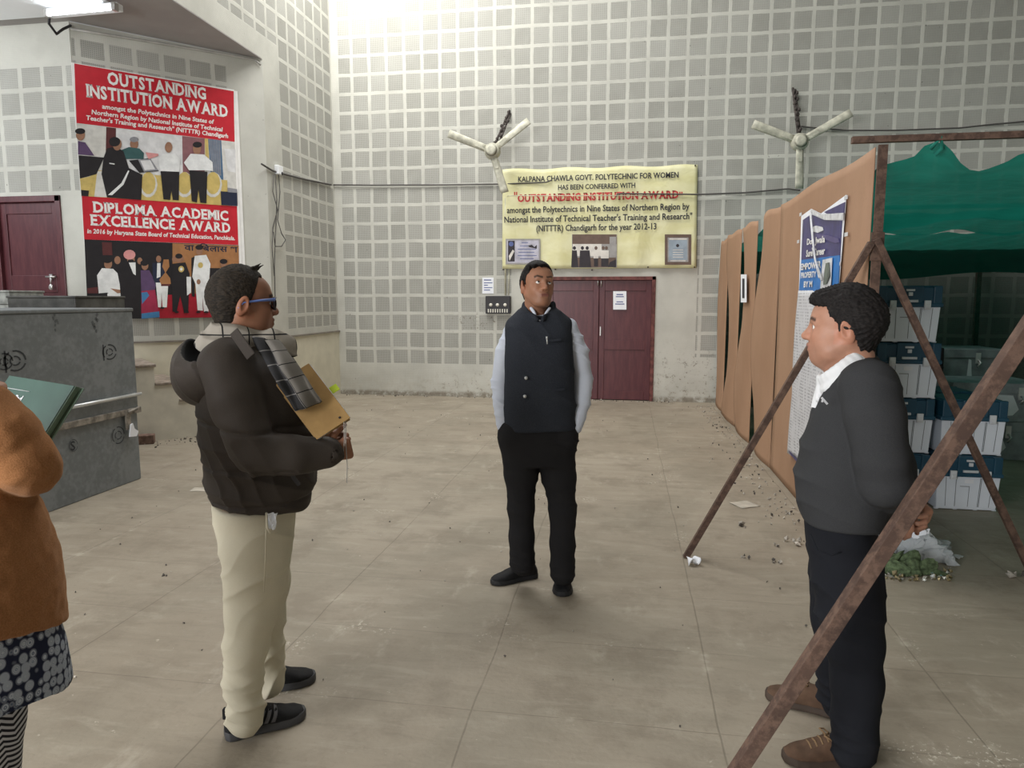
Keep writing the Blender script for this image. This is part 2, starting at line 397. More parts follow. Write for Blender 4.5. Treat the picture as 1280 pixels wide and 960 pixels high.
M_pillar = simple('white plaster', (.80, .80, .78), .7, var=.06, scale=3)

# ------------------------------------------------------------------ doors
M_maroon = NT('maroon gloss door', .38, 0, .45)
_n = M_maroon.noise(7, 5, .6, stretch=(3, 3, .5)); M_maroon.color(M_maroon.mix(M_maroon.step(_n, .3, .75), (.075, .018, .024), (.115, .032, .036))).bump(M_maroon.noise(30, 3, stretch=(6, 6, .6)), .08, .004); M_maroon = M_maroon.mat
M_maroon_old = simple('worn maroon frame', (.13, .045, .04), .6, var=.5, scale=12, bump=.2)
M_steel = simple('dull steel', (.55, .54, .52), .35, .9, var=.15)
M_paper = simple('white paper', (.82, .84, .88), .8, var=.03)
M_ink = simple('printing ink', (.03, .03, .04), .7)
M_inkblue = simple('blue print', (.10, .13, .30), .7)
M_hole = simple('dark chipped hole', (.05, .04, .035), .9)
def leaf(mb, x0, x1, z0, z1, y, rails):
    th = .04; s = .085
    for a in ((x0, x0 + s), (x1 - s, x1)): mb.box((a[0], y, z0), (a[1], y + th, z1))
    for r0, r1 in rails: mb.box((x0 + s, y, r0), (x1 - s, y + th, r1))
    mb.box((x0 + s - .01, y + .014, z0), (x1 - s + .01, y + .028, z1))
door = empty('door_1', (-.43, D, 0)); door['kind'] = 'structure'
mb = MB(); f = .055
mb.box((DX0, -.02, 0), (DX0 + f, .12, DZ)); mb.box((DX1 - f, -.02, 0), (DX1, .12, DZ)); mb.box((DX0, -.02, DZ - f), (DX1, .12, DZ))
mb.v = [(a, b + D, c) for a, b, c in mb.v]; build('door_frame', mb, M_maroon_old, door, bevel=.004)
mid = -.42
for x0, x1, nm in ((DX0 + f, mid - .004, 'left'), (mid + .004, DX1 - f, 'right')):
    mb = MB(); leaf(mb, x0, x1, .012, DZ - f - .004, D + .02, ((.012, .15), (.80, .95), (DZ - .22, DZ - f - .004)))
    lf = build('door_leaf', mb, M_maroon, door, bevel=.004)
    if nm == 'right':
        mb = MB(); mb.box((mid + .02, D - .005, 1.02), (mid + .035, D + .02, 1.16)); mb.tube([(mid - .02, D + .0, 1.90), (mid - .02, D - .005, 1.80)], .008); mb.tube([(mid + .03, D, 1.9), (mid + .03, D - .005, 1.78)], .008); build('door_handle', mb, M_steel, lf)
mb = MB(); mb.box((DX0 - .1, D + .13, -.0), (DX1 + .1, D + .2, DZ + .05)); tag(build('door_backing', mb, M_hole), kind='structure')
# chipped plaster along the door jamb
sdoor = empty('door_2', ((SDX0 + SDX1) / 2, LY, STAGE)); sdoor['kind'] = 'structure'
mb = MB(); f = .07
mb.box((SDX0, LY - .02, STAGE), (SDX0 + f, LY + .1, SDZ)); mb.box((SDX1 - f, LY - .02, STAGE), (SDX1, LY + .1, SDZ)); mb.box((SDX0, LY - .02, SDZ - f), (SDX1, LY + .1, SDZ)); build('door_frame', mb, M_maroon, sdoor, bevel=.006)
mb = MB(); leaf(mb, SDX0 + f, SDX1 - f, STAGE + .01, SDZ - f - .003, LY + .025, ((STAGE + .01, STAGE + .16), (1.66, 1.86), (SDZ - .2, SDZ - f - .003))); lf = build('door_leaf', mb, M_maroon, sdoor, bevel=.005)
mb = MB(); a = at_y(60, 346, LY); mb.tube([(a[0] - .02, LY - .012, a[2]), (a[0] + .11, LY - .012, a[2])], .011); mb.box((a[0] + .02, LY - .004, a[2] - .03), (a[0] + .06, LY + .026, a[2] + .03)); mb.tube([(a[0] + .05, LY - .015, a[2]), (a[0] + .05, LY - .02, a[2] - .09)], .008); mb.ell((a[0] + .05, LY - .025, a[2] - .12), (.028, .014, .035)); build('door_handle', mb, M_steel, lf)
mb = MB(); mb.box((SDX0 - .1, LY + .12, STAGE), (SDX1 + .1, LY + .18, SDZ + .05)); tag(build('door_backing', mb, M_hole), kind='structure')

def sheet(name, corners, mats, label, cat, lines=(), thick=.003, parent=None, n=(0, -1, 0), group=None):
    """small paper stuck on a surface, with printed lines given as (u0,u1,v,h) fractions"""
    P = [np.array(c, float) for c in corners]; n = np.array(n, float); mb = MB(); ctr = sum(P) / 4
    mb.add([p + n * .002 for p in P] + [p + n * (.002 + thick) for p in P], [(0, 1, 2, 3), (7, 6, 5, 4), (0, 4, 5, 1), (1, 5, 6, 2), (2, 6, 7, 3), (3, 7, 4, 0)])
    def uv(u, v): return (P[0] * (1 - u) * (1 - v) + P[1] * u * (1 - v) + P[2] * u * v + P[3] * (1 - u) * v)
    for u0, u1, v, h in lines:
        mb.add([uv(u0, v) + n * (.004 + thick), uv(u1, v) + n * (.004 + thick), uv(u1, v + h) + n * (.004 + thick), uv(u0, v + h) + n * (.004 + thick)], [(0, 1, 2, 3)], 1)
    o = build(name, mb, mats, parent, None if parent else ctr)
    if not parent: tag(o, label, cat, group)
    return o
def px_rect(x0, y0, x1, y1, Y): return [at_y(x0, y0, Y), at_y(x1, y0, Y), at_y(x1, y1, Y), at_y(x0, y1, Y)]
sheet('notice_paper', px_rect(603, 347, 617, 367, D), [M_paper, M_inkblue], 'small white printed notice pasted on tiled wall above the black switch panel', 'paper', [(.15, .8, .12, .06), (.15, .9, .3, .05), (.15, .5, .45, .05), (.15, .9, .6, .05), (.15, .7, .75, .05)])
sheet('notice_paper', px_rect(766.5, 364, 783, 387, D + .018), [M_paper, M_inkblue], 'white printed notice pasted on right leaf of the maroon double door', 'paper', [(.25, .75, .15, .06), (.2, .8, .27, .05), (.25, .75, .55, .05), (.15, .85, .67, .05)])

# ------------------------------------------------------------------ switchboard with conduit
M_black = simple('black bakelite', (.022, .020, .022), .45)
M_ivory = simple('ivory switch', (.72, .70, .62), .5)
sb = empty('switch_panel', at_y(623, 381, D), 'black switch panel with three round white sockets mounted on white tiled wall', 'switch panel')
mb = MB(); c = px_rect(608, 370, 638.5, 392, D); lo = c[3]; hi = c[1]
mb.box((lo[0], D - .07, lo[2]), (hi[0], D - .001, hi[2])); build('housing', mb, M_black, sb, bevel=.006)
for fx in (.22, .49, .80):
    mb = MB(); cx = lo[0] + (hi[0] - lo[0]) * fx; cz = lo[2] + (hi[2] - lo[2]) * .5; mb.tube([(cx, D - .071, cz), (cx, D - .085, cz)], .026, 14); build('socket', mb, M_ivory, sb)
for i in range(9):
    mb = MB(); cx = lo[0] + (hi[0] - lo[0]) * (.12 + .095 * i); cz = lo[2] + (hi[2] - lo[2]) * .17; mb.box((cx - .008, D - .082, cz - .028), (cx + .008, D - .069, cz + .028)); build('switch', mb, M_ivory, sb)
M_conduit = simple('painted conduit', (.60, .59, .45), .6, var=.2)
mb = MB(); a = at_y(632, 369, D); b = at_y(629, 246, D); e = at_y(815, 246.5, D)
mb.tube([(a[0], D - .03, a[2]), (a[0], D - .03, b[2] - .03), (a[0] + .03, D - .03, b[2])], .012, 8); mb.tube([(a[0] + .03, D - .03, b[2]), (a[0] + .06, D - .10, b[2]), (e[0], D - .10, e[2] + .01)], .0065, 8); mb.tube([(a[0] + .05, D - .02, a[2]), (a[0] + .06, D - .02, a[2] + .5)], .006, 6)
tag(build('conduit_pipe', mb, M_conduit, origin=(a[0], D, a[2])), 'thin painted conduit rising from black switch panel and bending along the yellow banner', 'conduit')

# ------------------------------------------------------------------ yellow banner
k = NT('yellow flex banner', .45, 0, .35); nz = k.noise(2.2, 4, stretch=(1, 1, 1.6))
k.color(k.mix(k.step(nz, .3, .7), (.66, .63, .33), (.76, .74, .48))).bump(k.noise(2.5, 3, dist=1.2), .5, .03); M_yel = k.mat
M_red = simple('red print', (.50, .045, .05), .6); M_ash = simple('photo ash', (.32, .31, .30), .7); M_lilac = simple('certificate lilac', (.46, .45, .52), .6, var=.2)
M_dk = simple('photo dark', (.035, .03, .035), .6); M_pale = simple('photo pale', (.66, .63, .58), .6); M_plq = simple('plaque blue grey', (.30, .36, .42), .5); M_brn = simple('photo brown', (.14, .095, .075), .6)
BY = D - .045
TL, TR, BR, BL = at_y(628, 212, BY), at_y(872, 206, BY), at_y(870, 335, BY), at_y(628, 336, BY)
mb = MB()
def bfn(u, v):
    p = TL * (1 - u) * (1 - v) + TR * u * (1 - v) + BR * u * v + BL * (1 - u) * v
    p[1] += .010 * math.sin(u * 19 + v * 3) * math.sin(v * 5) - .012 * math.sin(u * 47) * v * v; p[2] += .012 * math.sin(u * math.pi * 7) * (1 - v) * (1 if v < .2 else 0)
    return p
mb.grid(bfn, 60, 24); bn = build('award_banner', mb, M_yel, origin=(BL + BR) / 2, thick=.004)
tag(bn, 'yellow cloth banner with black and red lettering hung above the maroon double door', 'banner')
LY2 = BY - .03
def bt(mbx, text, x0, x1, y, cap, m=0, bold=.02, slab=False): letter(mbx, text, at_y(x0, y, LY2), at_y(x1, y, LY2) * [1, 1, 0] + at_y((x0 + x1) / 2, y, LY2) * [0, 0, 1] * 0 + np.array([0, 0, at_y(x0, y, LY2)[2]]), cap, m, bold, slab)
mb = MB()
def bline(mbx, text, x0, x1, y, cap, bold=.02, slab=False):
    mbx = MB(); z = at_y((x0 + x1) / 2, y, LY2)[2]; a = at_y(x0, y, LY2); b = at_y(x1, y, LY2); letter(mbx, text, (a[0], LY2, z), (b[0], LY2, z + .006), cap, 0, bold, slab); return build('lettering', mbx, M_red if slab else M_ink, bn)
bline(mb, 'KALPANA CHAWLA GOVT. POLYTECHNIC FOR WOMEN', 647.6, 848, 224.9, .083, .022)
bline(mb, 'HAS BEEN CONFERRED WITH', 697.5, 793.8, 236.2, .075, .022)
bline(mb, 'amongst the Polytechnics in Nine States of Northern Region by', 633.6, 861.6, 264.3, .095, .02)
bline(mb, "National Institute of Technical Teacher's Training and Research\"", 630.3, 865, 276.3, .095, .02)
bline(mb, '(NITTTR) Chandigarh for the year 2012-13', 670.4, 820.4, 288.2, .095, .02)
rl = bline(mb, '"OUTSTANDING INSTITUTION AWARD"'.replace('"', ''), 647, 848, 250.2, .112, .03, True); 
for xx in (643.5, 646, 850, 852.5):
    a = at_y(xx, 244, LY2); mb = MB(); mb.box((a[0] - .012, LY2 - .001, a[2]), (a[0] + .006, LY2, a[2] + .05)); build('quote_mark', mb, M_red, bn)
rl['label'] = 'red heading line'
def pic(name, x0, y0, x1, y1, fn, mats):
    A = Art(lambda x, y: at_y(x, y, LY2 + .012) , (0, -1, 0)); fn(A); o = build(name, A.mb, mats, bn); return o
def cert(A):
    A.rect(632, 298.5, 675.5, 330.5, 0); A.rect(634, 300.5, 673.5, 328.5, 1); A.poly([(635, 301), (643.5, 301), (643.5, 327), (635, 327)], 2); A.ell(639, 305, 3, 3, 3); A.poly([(636, 320), (641, 312), (643, 314), (637, 326)], 4)
    for i, (a, b) in enumerate(((652, 660), (650, 662), (647, 670), (648, 668), (647, 671), (650, 667))): A.rect(a, 303 + i * 4, b, 303.8 + i * 4, 3)
    A.poly([(660, 307), (665, 306), (668, 309), (671, 306), (671, 311), (667, 310), (662, 309)], 2)
pic('certificate', 0, 0, 0, 0, cert, [M_ash, M_lilac, M_dk, M_inkblue, M_pale])
def grp(A):
    A.rect(715, 293, 771, 334.5, 0); A.rect(715.5, 293, 770.5, 305, 1); A.rect(716, 305, 752, 320, 2); A.rect(762, 296, 770, 330, 0)
    A.rect(716, 322, 770, 334, 1)
    for x, s, b in ((718, 3, 3), (728, 3, 3), (734, 3, 3)): A.ell(x, 310, 2, 2.3, 3); A.poly([(x - 3, 313), (x + 3, 313), (x + 5, 334), (x - 4, 334)], 3)
    for x in (745, 754, 758): A.ell(x, 310, 1.9, 2.3, 4); A.poly([(x - 3, 313), (x + 3, 313), (x + 3, 323), (x - 3, 323)], 2); A.rect(x - 2.5, 323, x + 2.5, 333, 3)
    A.poly([(762, 328), (770, 324), (770, 334), (760, 334)], 3)
pic('photograph', 0, 0, 0, 0, grp, [M_ash, M_brn, M_pale, M_dk, M_brn])
def plq(A):
    A.rect(831, 293, 864, 331, 0); A.rect(834.5, 297, 860.5, 327.5, 1); A.rect(836, 300, 859, 325, 2); A.rect(836.5, 298, 858.5, 299.5, 3); A.rect(838, 325.5, 857, 326.5, 3); A.ell(847, 307, 2, 2, 4)
    for i in range(4): A.rect(841, 312 + i * 3, 854, 312.8 + i * 3, 3)
pic('plaque_picture', 0, 0, 0, 0, plq, [M_brn, M_ash, M_plq, M_pale, M_dk])
for x, y in ((629, 337), (694, 336.8), (740, 337.5), (810, 334), (868, 334), (869, 207)):
    mb = MB(); p = at_y(x, y, BY); mb.tube([p + [0, -.012, 0], p + [0, .004, 0]], .012, 8); build('nail', mb, M_hole, bn)

# ------------------------------------------------------------------ red award poster on the wing wall
M_pred = simple('poster red', (.52, .022, .035), .45, var=.06); M_pw = simple('poster white', (.80, .79, .76), .5, var=.04)
C = {n: simple('print ' + n, c, .5, var=.10, scale=14) for n, c in dict(wall=(.60, .59, .55), dark=(.020, .018, .020), navy=(.02, .026, .05), skin=(.30, .16, .10), white=(.72, .73, .72), yellow=(.55, .42, .14), screen=(.66, .66, .66), curtain=(.24, .11, .12), green=(.04, .10, .10), blue=(.07, .14, .24), grey=(.25, .25, .27), orange=(.36, .17, .07), redfloor=(.36, .015, .03), pink=(.62, .28, .27), skirt=(.32, .03, .07), cyan=(.06, .20, .40), purple=(.10, .06, .13), maroon=(.10, .03, .03)).items()}
CN = list(C); CM = [C[n] for n in CN]; ci = {n: i for i, n in enumerate(CN)}
NRM = -EYD
def dpt(x, y, lift=0): return at_diag(x, y, DC) + NRM * lift
po = empty('award_poster', at_diag(202, 398, DC), 'tall red and white award poster with two group photographs on the stage wing wall', 'poster', rz=RD)
x0, x1 = -2.135, -.375; zt, zb = 4.225, 1.352
mb = MB(); mb.box((x0, -.024, zb), (x1, -.006, zt)); mb.v = [tuple(np.array([SX, PY, 0]) + EXD * a + EYD * b + np.array([0, 0, c])) for a, b, c in mb.v]; build('backing_board', mb, M_pw, po)
# white timber strip beside the poster
mb = MB()
mb.box((-.372, -.02, zb), (-.335, -.001, zt - .01)); mb.v = [tuple(np.array([SX, PY, 0]) + EXD * a + EYD * b + np.array([0, 0, c])) for a, b, c in mb.v]; build('side_strip', mb, M_pw, po)
A = Art(lambda x, y: dpt(x, y, .022), NRM, .003)
def q4(a, b, c, d, m): A.poly([a, b, c, d], ci[m] if isinstance(m, str) else m)
MI_RED, MI_W = len(CM), len(CM) + 1
# red bands
A.poly([(92.6, 80), (291.4, 114.6), (292.7, 177.8), (95.4, 154.3)], MI_RED)
build('red_band', A.mb, CM + [M_pred, M_pw], po); A = Art(lambda x, y: dpt(x, y, .022), NRM, .003)
A.poly([(102, 245), (295.6, 258), (297.4, 306.5), (105, 299.3)], MI_RED)
build('red_band', A.mb, CM + [M_pred, M_pw], po)
def P1(x, y): return (80 + x / 5.335, 70 + y / 5.335)
A = Art(lambda x, y: dpt(*P1(x, y), .022), NRM, .003)
A.poly([(82, 450), (1135, 575), (1150, 1003), (115, 935)], ci['wall'])
A.poly([(345, 484), (790, 535), (790, 800), (345, 770)], ci['screen']); A.poly([(280, 476), (345, 484), (345, 720), (275, 720)], ci['maroon']); A.poly([(785, 536), (935, 552), (935, 800), (790, 790)], ci['curtain']); A.poly([(935, 552), (958, 555), (965, 700), (940, 690)], ci['yellow'])
A.poly([(958, 555), (1045, 565), (1060, 830), (975, 800)], ci['blue']); A.poly([(1065, 620), (1140, 625), (1140, 780), (1090, 770)], ci['screen'])
for i in range(7): A.poly([(965 + i * 11, 560 + i), (971 + i * 11, 560 + i), (990 + i * 9, 800), (984 + i * 9, 800)], ci['grey'])
A.poly([(180, 760), (520, 790), (1085, 830), (1090, 1000), (160, 938)], ci['yellow']); A.poly([(220, 770), (260, 770), (300, 945), (200, 940)], ci['wall'])
for x in (560, 800, 990): A.ell(x, 860, 60, 85, ci['wall']); A.ell(x, 850, 48, 75, ci['yellow'])
A.poly([(92, 570), (140, 580), (200, 668), (92, 660)], ci['purple']); A.ell(108, 530, 30, 38, ci['skin']); A.ell(106, 505, 34, 20, ci['dark']); A.poly([(95, 665), (265, 680), (215, 790), (105, 820)], ci['dark']); A.poly([(105, 820), (200, 800), (170, 900), (112, 895)], ci['yellow']); A.poly([(112, 895), (165, 900), (160, 937), (115, 935)], ci['dark'])
A.ell(465, 590, 28, 38, ci['skin']); A.ell(465, 560, 30, 18, ci['grey']); A.poly([(430, 610), (500, 620), (530, 650), (528, 690), (400, 690), (380, 630)], ci['green'])
A.poly([(285, 620), (345, 605), (395, 640), (430, 750), (520, 795), (512, 962), (285, 945), (248, 790), (262, 680)], ci['dark']); A.ell(352, 592, 30, 42, ci['skin']); A.ell(335, 575, 38, 32, ci['dark']); A.poly([(425, 765), (433, 770), (395, 860), (320, 930), (290, 930), (380, 850)], ci['white']); A.poly([(300, 715), (335, 720), (335, 727), (300, 722)], ci['white'])
A.poly([(430, 700), (560, 685), (630, 770), (500, 782)], ci['dark']); A.poly([(490, 692), (575, 690), (625, 765), (530, 775)], ci['grey']); A.poly([(505, 700), (572, 698), (605, 758), (535, 765)], ci['screen'])
A.ell(694, 612, 25, 36, ci['skin']); A.poly([(655, 655), (735, 655), (770, 690), (765, 775), (640, 775), (625, 690)], ci['white']); A.poly([(640, 770), (765, 775), (762, 965), (722, 962), (712, 900), (704, 962), (660, 958)], ci['dark']); A.poly([(540, 645), (625, 655), (625, 670), (560, 690)], ci['pink'])
A.ell(883, 622, 28, 38, ci['skin']); A.ell(885, 595, 31, 20, ci['dark']); A.poly([(840, 655), (930, 660), (985, 710), (990, 770), (940, 765), (830, 765), (795, 715)], ci['white']); A.poly([(832, 765), (952, 775), (945, 985), (905, 980), (892, 890), (882, 980), (848, 970)], ci['dark'])
A.poly([(1040, 905), (1150, 910), (1152, 1002), (1045, 996)], ci['navy']); A.poly([(1085, 880), (1148, 890), (1150, 915), (1088, 910)], ci['grey'])
build('photograph', A.mb, CM, po)['label'] = 'upper photograph of a certificate being handed over'
def P2(x, y): return (80 + x / 5.565, 240 + y / 5.565)
A = Art(lambda x, y: dpt(*P2(x, y), .022), NRM, .003)
A.poly([(140, 330), (1212, 372), (1222, 868), (165, 880)], ci['dark']); A.poly([(752, 358), (1212, 375), (1218, 700), (752, 720)], ci['orange']); A.poly([(640, 720), (1220, 690), (1222, 868), (660, 878)], ci['redfloor']); A.poly([(160, 670), (235, 660), (235, 705), (162, 705)], ci['maroon']); A.poly([(262, 350), (330, 352), (335, 440), (268, 440)], ci['maroon'])
A.ell(370, 475, 22, 28, ci['skin']); A.ell(525, 480, 18, 24, ci['skin']); A.ell(765, 468, 16, 22, ci['skin']); A.ell(820, 465, 12, 18, ci['skin'])
A.ell(305, 500, 28, 36, ci['skin']); A.ell(300, 472, 34, 24, ci['dark']); A.poly([(262, 530), (340, 535), (395, 590), (420, 690), (405, 760), (300, 700), (240, 705), (228, 580)], ci['white']); A.poly([(320, 670), (385, 680), (430, 665), (425, 700), (370, 705)], ci['skin']); A.poly([(300, 705), (400, 710), (425, 740), (415, 810), (300, 800)], ci['white'])
A.poly([(400, 490), (500, 490), (540, 540), (545, 880), (405, 880), (385, 640), (365, 540)], ci['dark']); A.ell(463, 470, 27, 34, ci['skin']); A.ell(463, 486, 24, 18, ci['dark']); A.ell(453, 437, 42, 34, ci['pink']); A.poly([(448, 492), (495, 490), (497, 580), (480, 570)], ci['white'])
A.ell(560, 512, 24, 32, ci['skin']); A.ell(556, 495, 28, 20, ci['dark']); A.poly([(530, 545), (590, 545), (640, 640), (625, 690), (535, 700)], ci['purple']); A.poly([(535, 690), (630, 680), (662, 870), (535, 880)], ci['skirt']); A.poly([(535, 700), (575, 695), (590, 720), (540, 780)], ci['cyan']); A.poly([(536, 845), (660, 830), (662, 870), (536, 882)], ci['cyan'])
A.poly([(612, 495), (700, 490), (715, 640), (640, 660), (615, 600)], ci['navy']); A.ell(655, 467, 18, 24, ci['skin']); A.poly([(645, 495), (668, 495), (668, 590), (642, 600)], ci['white']); A.poly([(635, 630), (722, 632), (712, 802), (682, 802), (675, 700), (672, 802), (652, 802)], ci['white'])
A.poly([(690, 470), (725, 470), (730, 520), (705, 560), (735, 600), (740, 640), (670, 640), (660, 610), (700, 560), (680, 520)], ci['orange']); A.poly([(672, 640), (735, 640), (732, 655), (672, 655)], ci['maroon'])
A.poly([(750, 500), (840, 490), (870, 570), (860, 840), (832, 842), (805, 720), (780, 835), (752, 832), (745, 640)], ci['dark']); A.ell(797, 465, 22, 30, ci['skin']); A.ell(795, 447, 25, 18, ci['dark']); A.ell(812, 537, 20, 22, ci['yellow']); A.ell(812, 537, 10, 11, ci['white'])
A.poly([(848, 590), (880, 590), (880, 700), (852, 720)], ci['white']); A.poly([(882, 460), (905, 450), (905, 730), (885, 725)], ci['dark'])
A.poly([(905, 445), (985, 438), (1015, 500), (1005, 610), (1000, 840), (970, 838), (958, 720), (962, 825), (925, 822), (910, 640), (888, 590)], ci['white']); A.ell(937, 408, 24, 34, ci['skin']); A.ell(937, 386, 28, 18, ci['dark']); A.ell(945, 510, 18, 20, ci['yellow']); A.ell(932, 625, 14, 18, ci['skin'])
A.ell(1105, 500, 22, 30, ci['skin']); A.ell(1105, 484, 27, 18, ci['dark']); A.poly([(1010, 530), (1080, 530), (1070, 620), (1010, 620)], ci['dark']); A.poly([(1080, 530), (1140, 540), (1150, 620), (1060, 620)], ci['grey'])
for x in (680, 780, 850, 930, 985): A.ell(x, 835 if x > 750 else 806, 16, 7, ci['dark'])
build('photograph', A.mb, CM, po)['label'] = 'lower photograph of people around a trophy'
def dline(mbx, text, a, b, cap, bold=.02, slab=False, slant=0.0):
    mbx = MB(); pa, pb = dpt(*a, .027), dpt(*b, .027); z = (pa[2] + pb[2]) / 2; pa[2] = pb[2] = z; letter(mbx, text, pa, pb, cap, 0, bold, slab, slant); build('lettering', mbx, M_pw if text.isascii() else C['navy'], po)
mb = MB()
dline(mb, 'OUTSTANDING', (134.4, 106.8), (257, 123.6), .138, .05, True); dline(mb, 'INSTITUTION AWARD', (107.7, 121.9), (284.3, 146.4), .142, .05, True)
dline(mb, 'amongst the Polytechnics in Nine States of', (127.2, 137.1), (266.5, 154.4), .052, .028, False, .12); dline(mb, 'Northern Region by National Institute of Technical', (114.3, 144.2), (277.2, 163.9), .052, .028, False, .12); dline(mb, 'Teacher\'s Training and Research" (NITTTR) Chandigarh', (107.2, 150.6), (284.3, 172.7), .052, .028, False, .12)
dline(mb, 'DIPLOMA ACADEMIC', (116, 266), (284.9, 275.2), .122, .05, True); dline(mb, 'EXCELLENCE AWARD', (112.9, 281.7), (287.5, 290.4), .122, .05, True)
dline(mb, 'in 2016 by Haryana State Board of Technical Education, Panchkula.', (108.8, 292.2), (293, 299.8), .052, .028, False, .12)
dline(mb, '\u0935\u093e  \u093f\u092c\u0932\u093e\u0938 \u0936', P2(835, 415), P2(1205, 412), .075, .02)

# ------------------------------------------------------------------ wall fans
M_fan = simple('cream fan enamel', (.50, .49, .40), .45, var=.22, scale=10); M_rod = simple('rusty bracket', (.06, .05, .045), .7, var=.4, scale=30)
def fan(hx, hy, tips, anchors, label, off=.55):
    Yf = D - off; h = at_y(hx, hy, Yf); root = empty('wall_fan', h, label, 'fan', 'fans mounted high on the back wall')
    mb = MB(); mb.tube([h + [0, -.075, 0], h + [0, -.06, 0], h + [0, .04, 0], h + [0, .11, 0]], [.06, .10, .125, .07], 20); build('motor', mb, M_fan, root)
    mb = MB(); mb.tube([h + [0, -.082, 0], h + [0, -.07, 0]], [.05, .09], 20); build('cap', mb, M_fan, root)
    for tx, ty in tips:
        t = at_y(tx, ty, Yf); d = t - h; L = np.linalg.norm(d); d /= L; w = np.cross(d, [0, -1, 0]); mb = MB()
        def bl(u, v, d=d, w=w, L=L, h=h):
            r = .10 + u * (L - .10); hw = .050 + .008 * u; cz = .018 * math.sin(v * math.pi) + .022 * (v - .5)
            return h + d * r + w * (v - .5) * 2 * hw + np.array([0, -cz + .0, 0])
        mb.grid(bl, 8, 6); b = build('blade', mb, M_fan, root, thick=.006)
        mb = MB(); mb.bar(h + d * .09 + [0, -.012, 0], h + d * .27 + [0, -.026, 0], .05, .008, up=(0, 1, 0)); build('blade_bracket', mb, M_fan, b)
    for ax, ay, ofs in anchors:
        a = at_y(ax, ay, D); mb = MB(); mb.tube([a, h + [ofs, .1, .06]], .016, 7)
        for tt in np.linspace(.08, .9, 9): q = a + (h - a) * tt + rng.normal(0, .014, 3) * [1, .3, 1]; mb.ell(q, (.022, .022, .03), 0, 7, 5)
        build('bracket_rod', mb, M_rod, root)
fan(615, 188.5, ((561, 167), (661, 151), (631, 241)), ((637, 138, 0.0), (638, 142, .06)), 'cream three-blade fan bracketed to tiled wall over left end of yellow banner')
fan(1000, 177, ((941, 155), (1064, 141), (999, 236)), ((991, 110, 0.0), (994, 112, .03)), 'cream three-blade fan on a rusty bracket above the brown board partition')

# ------------------------------------------------------------------ cables
M_wire = simple('dusty cable', (.09, .085, .08), .7); M_wirel = simple('pale cable', (.42, .41, .38), .7)
def cable(name, pts, r, label, m=None, n=26):
    P = np.array(pts, float); t = np.linspace(0, len(P) - 1, n * (len(P) - 1) // 4 + 2); Q = np.stack([np.interp(t, range(len(P)), P[:, i]) for i in range(3)], 1)
    mb = MB(); mb.tube(list(Q), r, 6); return tag(build(name, mb, m or M_wire, origin=P[0]), label, 'cable')
yb = D - .025
cable('wall_cable', [at_y(414, 231, yb), at_y(470, 231.5, yb), at_y(560, 231, yb), at_y(628, 230, yb), at_y(682, 228, yb - .06), at_y(690, 225, yb - .06)], .011, 'thin dark cable strung along tiled back wall from corner to yellow banner')
cable('wall_cable', [at_y(770, 246, yb - .06), at_y(772, 242, yb - .06), at_y(873, 243, yb - .06), at_y(930, 241, yb), at_y(985, 236, yb), at_y(1000, 238, yb)], .011, 'thin dark cable running from yellow banner to the fan above the brown boards')
cable('wall_cable', [at_y(1000, 158, yb), at_y(1020, 160, yb), at_y(1060, 163, yb), at_y(1120, 163, yb), at_y(1200, 160, yb), at_y(1236, 156, yb), at_y(1290, 151, yb), at_y(1420, 140, yb)], .011, 'thin dark cable sagging across tiled wall beyond the green net canopy')
sx = SX + .02
cable('wall_cable', [at_x(327, 205, sx), at_x(340, 213, sx), at_x(345, 215, sx), at_x(380, 224, sx), at_x(414, 231, sx)], .014, 'dark cable clipped along side wall from white junction box to the corner')
jb = empty('junction_box', at_x(346, 212, SX), 'small white junction box with loose hanging wires beside the stage wing', 'junction box')
p = at_x(346, 213, SX); mb = MB(); mb.box((SX, p[1] - .07, p[2] - .06), (SX + .06, p[1] + .07, p[2] + .06)); build('housing', mb, M_white, jb, bevel=.008)
mb = MB(); mb.tube([p + [.062, .03, -.04], p + [.066, .03, -.04]], .025, 10); build('socket', mb, M_black, jb)
for pts in (((342, 218), (341, 240), (347, 262), (341, 285), (340, 310), (343, 345)), ((348, 216), (350, 240), (347, 275), (352, 292), (357, 300), (352, 308), (344, 308), (342, 290)), ((344, 217), (346, 250), (345, 280), (343, 330), (344, 375))):
    mb = MB(); mb.tube([at_x(x, y, SX + .03 + .012 * i % .03) for i, (x, y) in enumerate(pts)], .007, 6); build('wire', mb, M_wire, jb)
mb = MB(); g = lambda x, y: np.array(dpt(x, y, .03)) - np.array([0, 0, .025]) ; mb.tube([g(88, 34), g(130, 41), g(210, 54), g(285, 67), g(318, 73), g(325, 80)], .014, 8); tag(build('conduit_pipe', mb, M_wirel, origin=g(88, 34)), 'grey conduit running under soffit above the tall red poster', 'conduit')
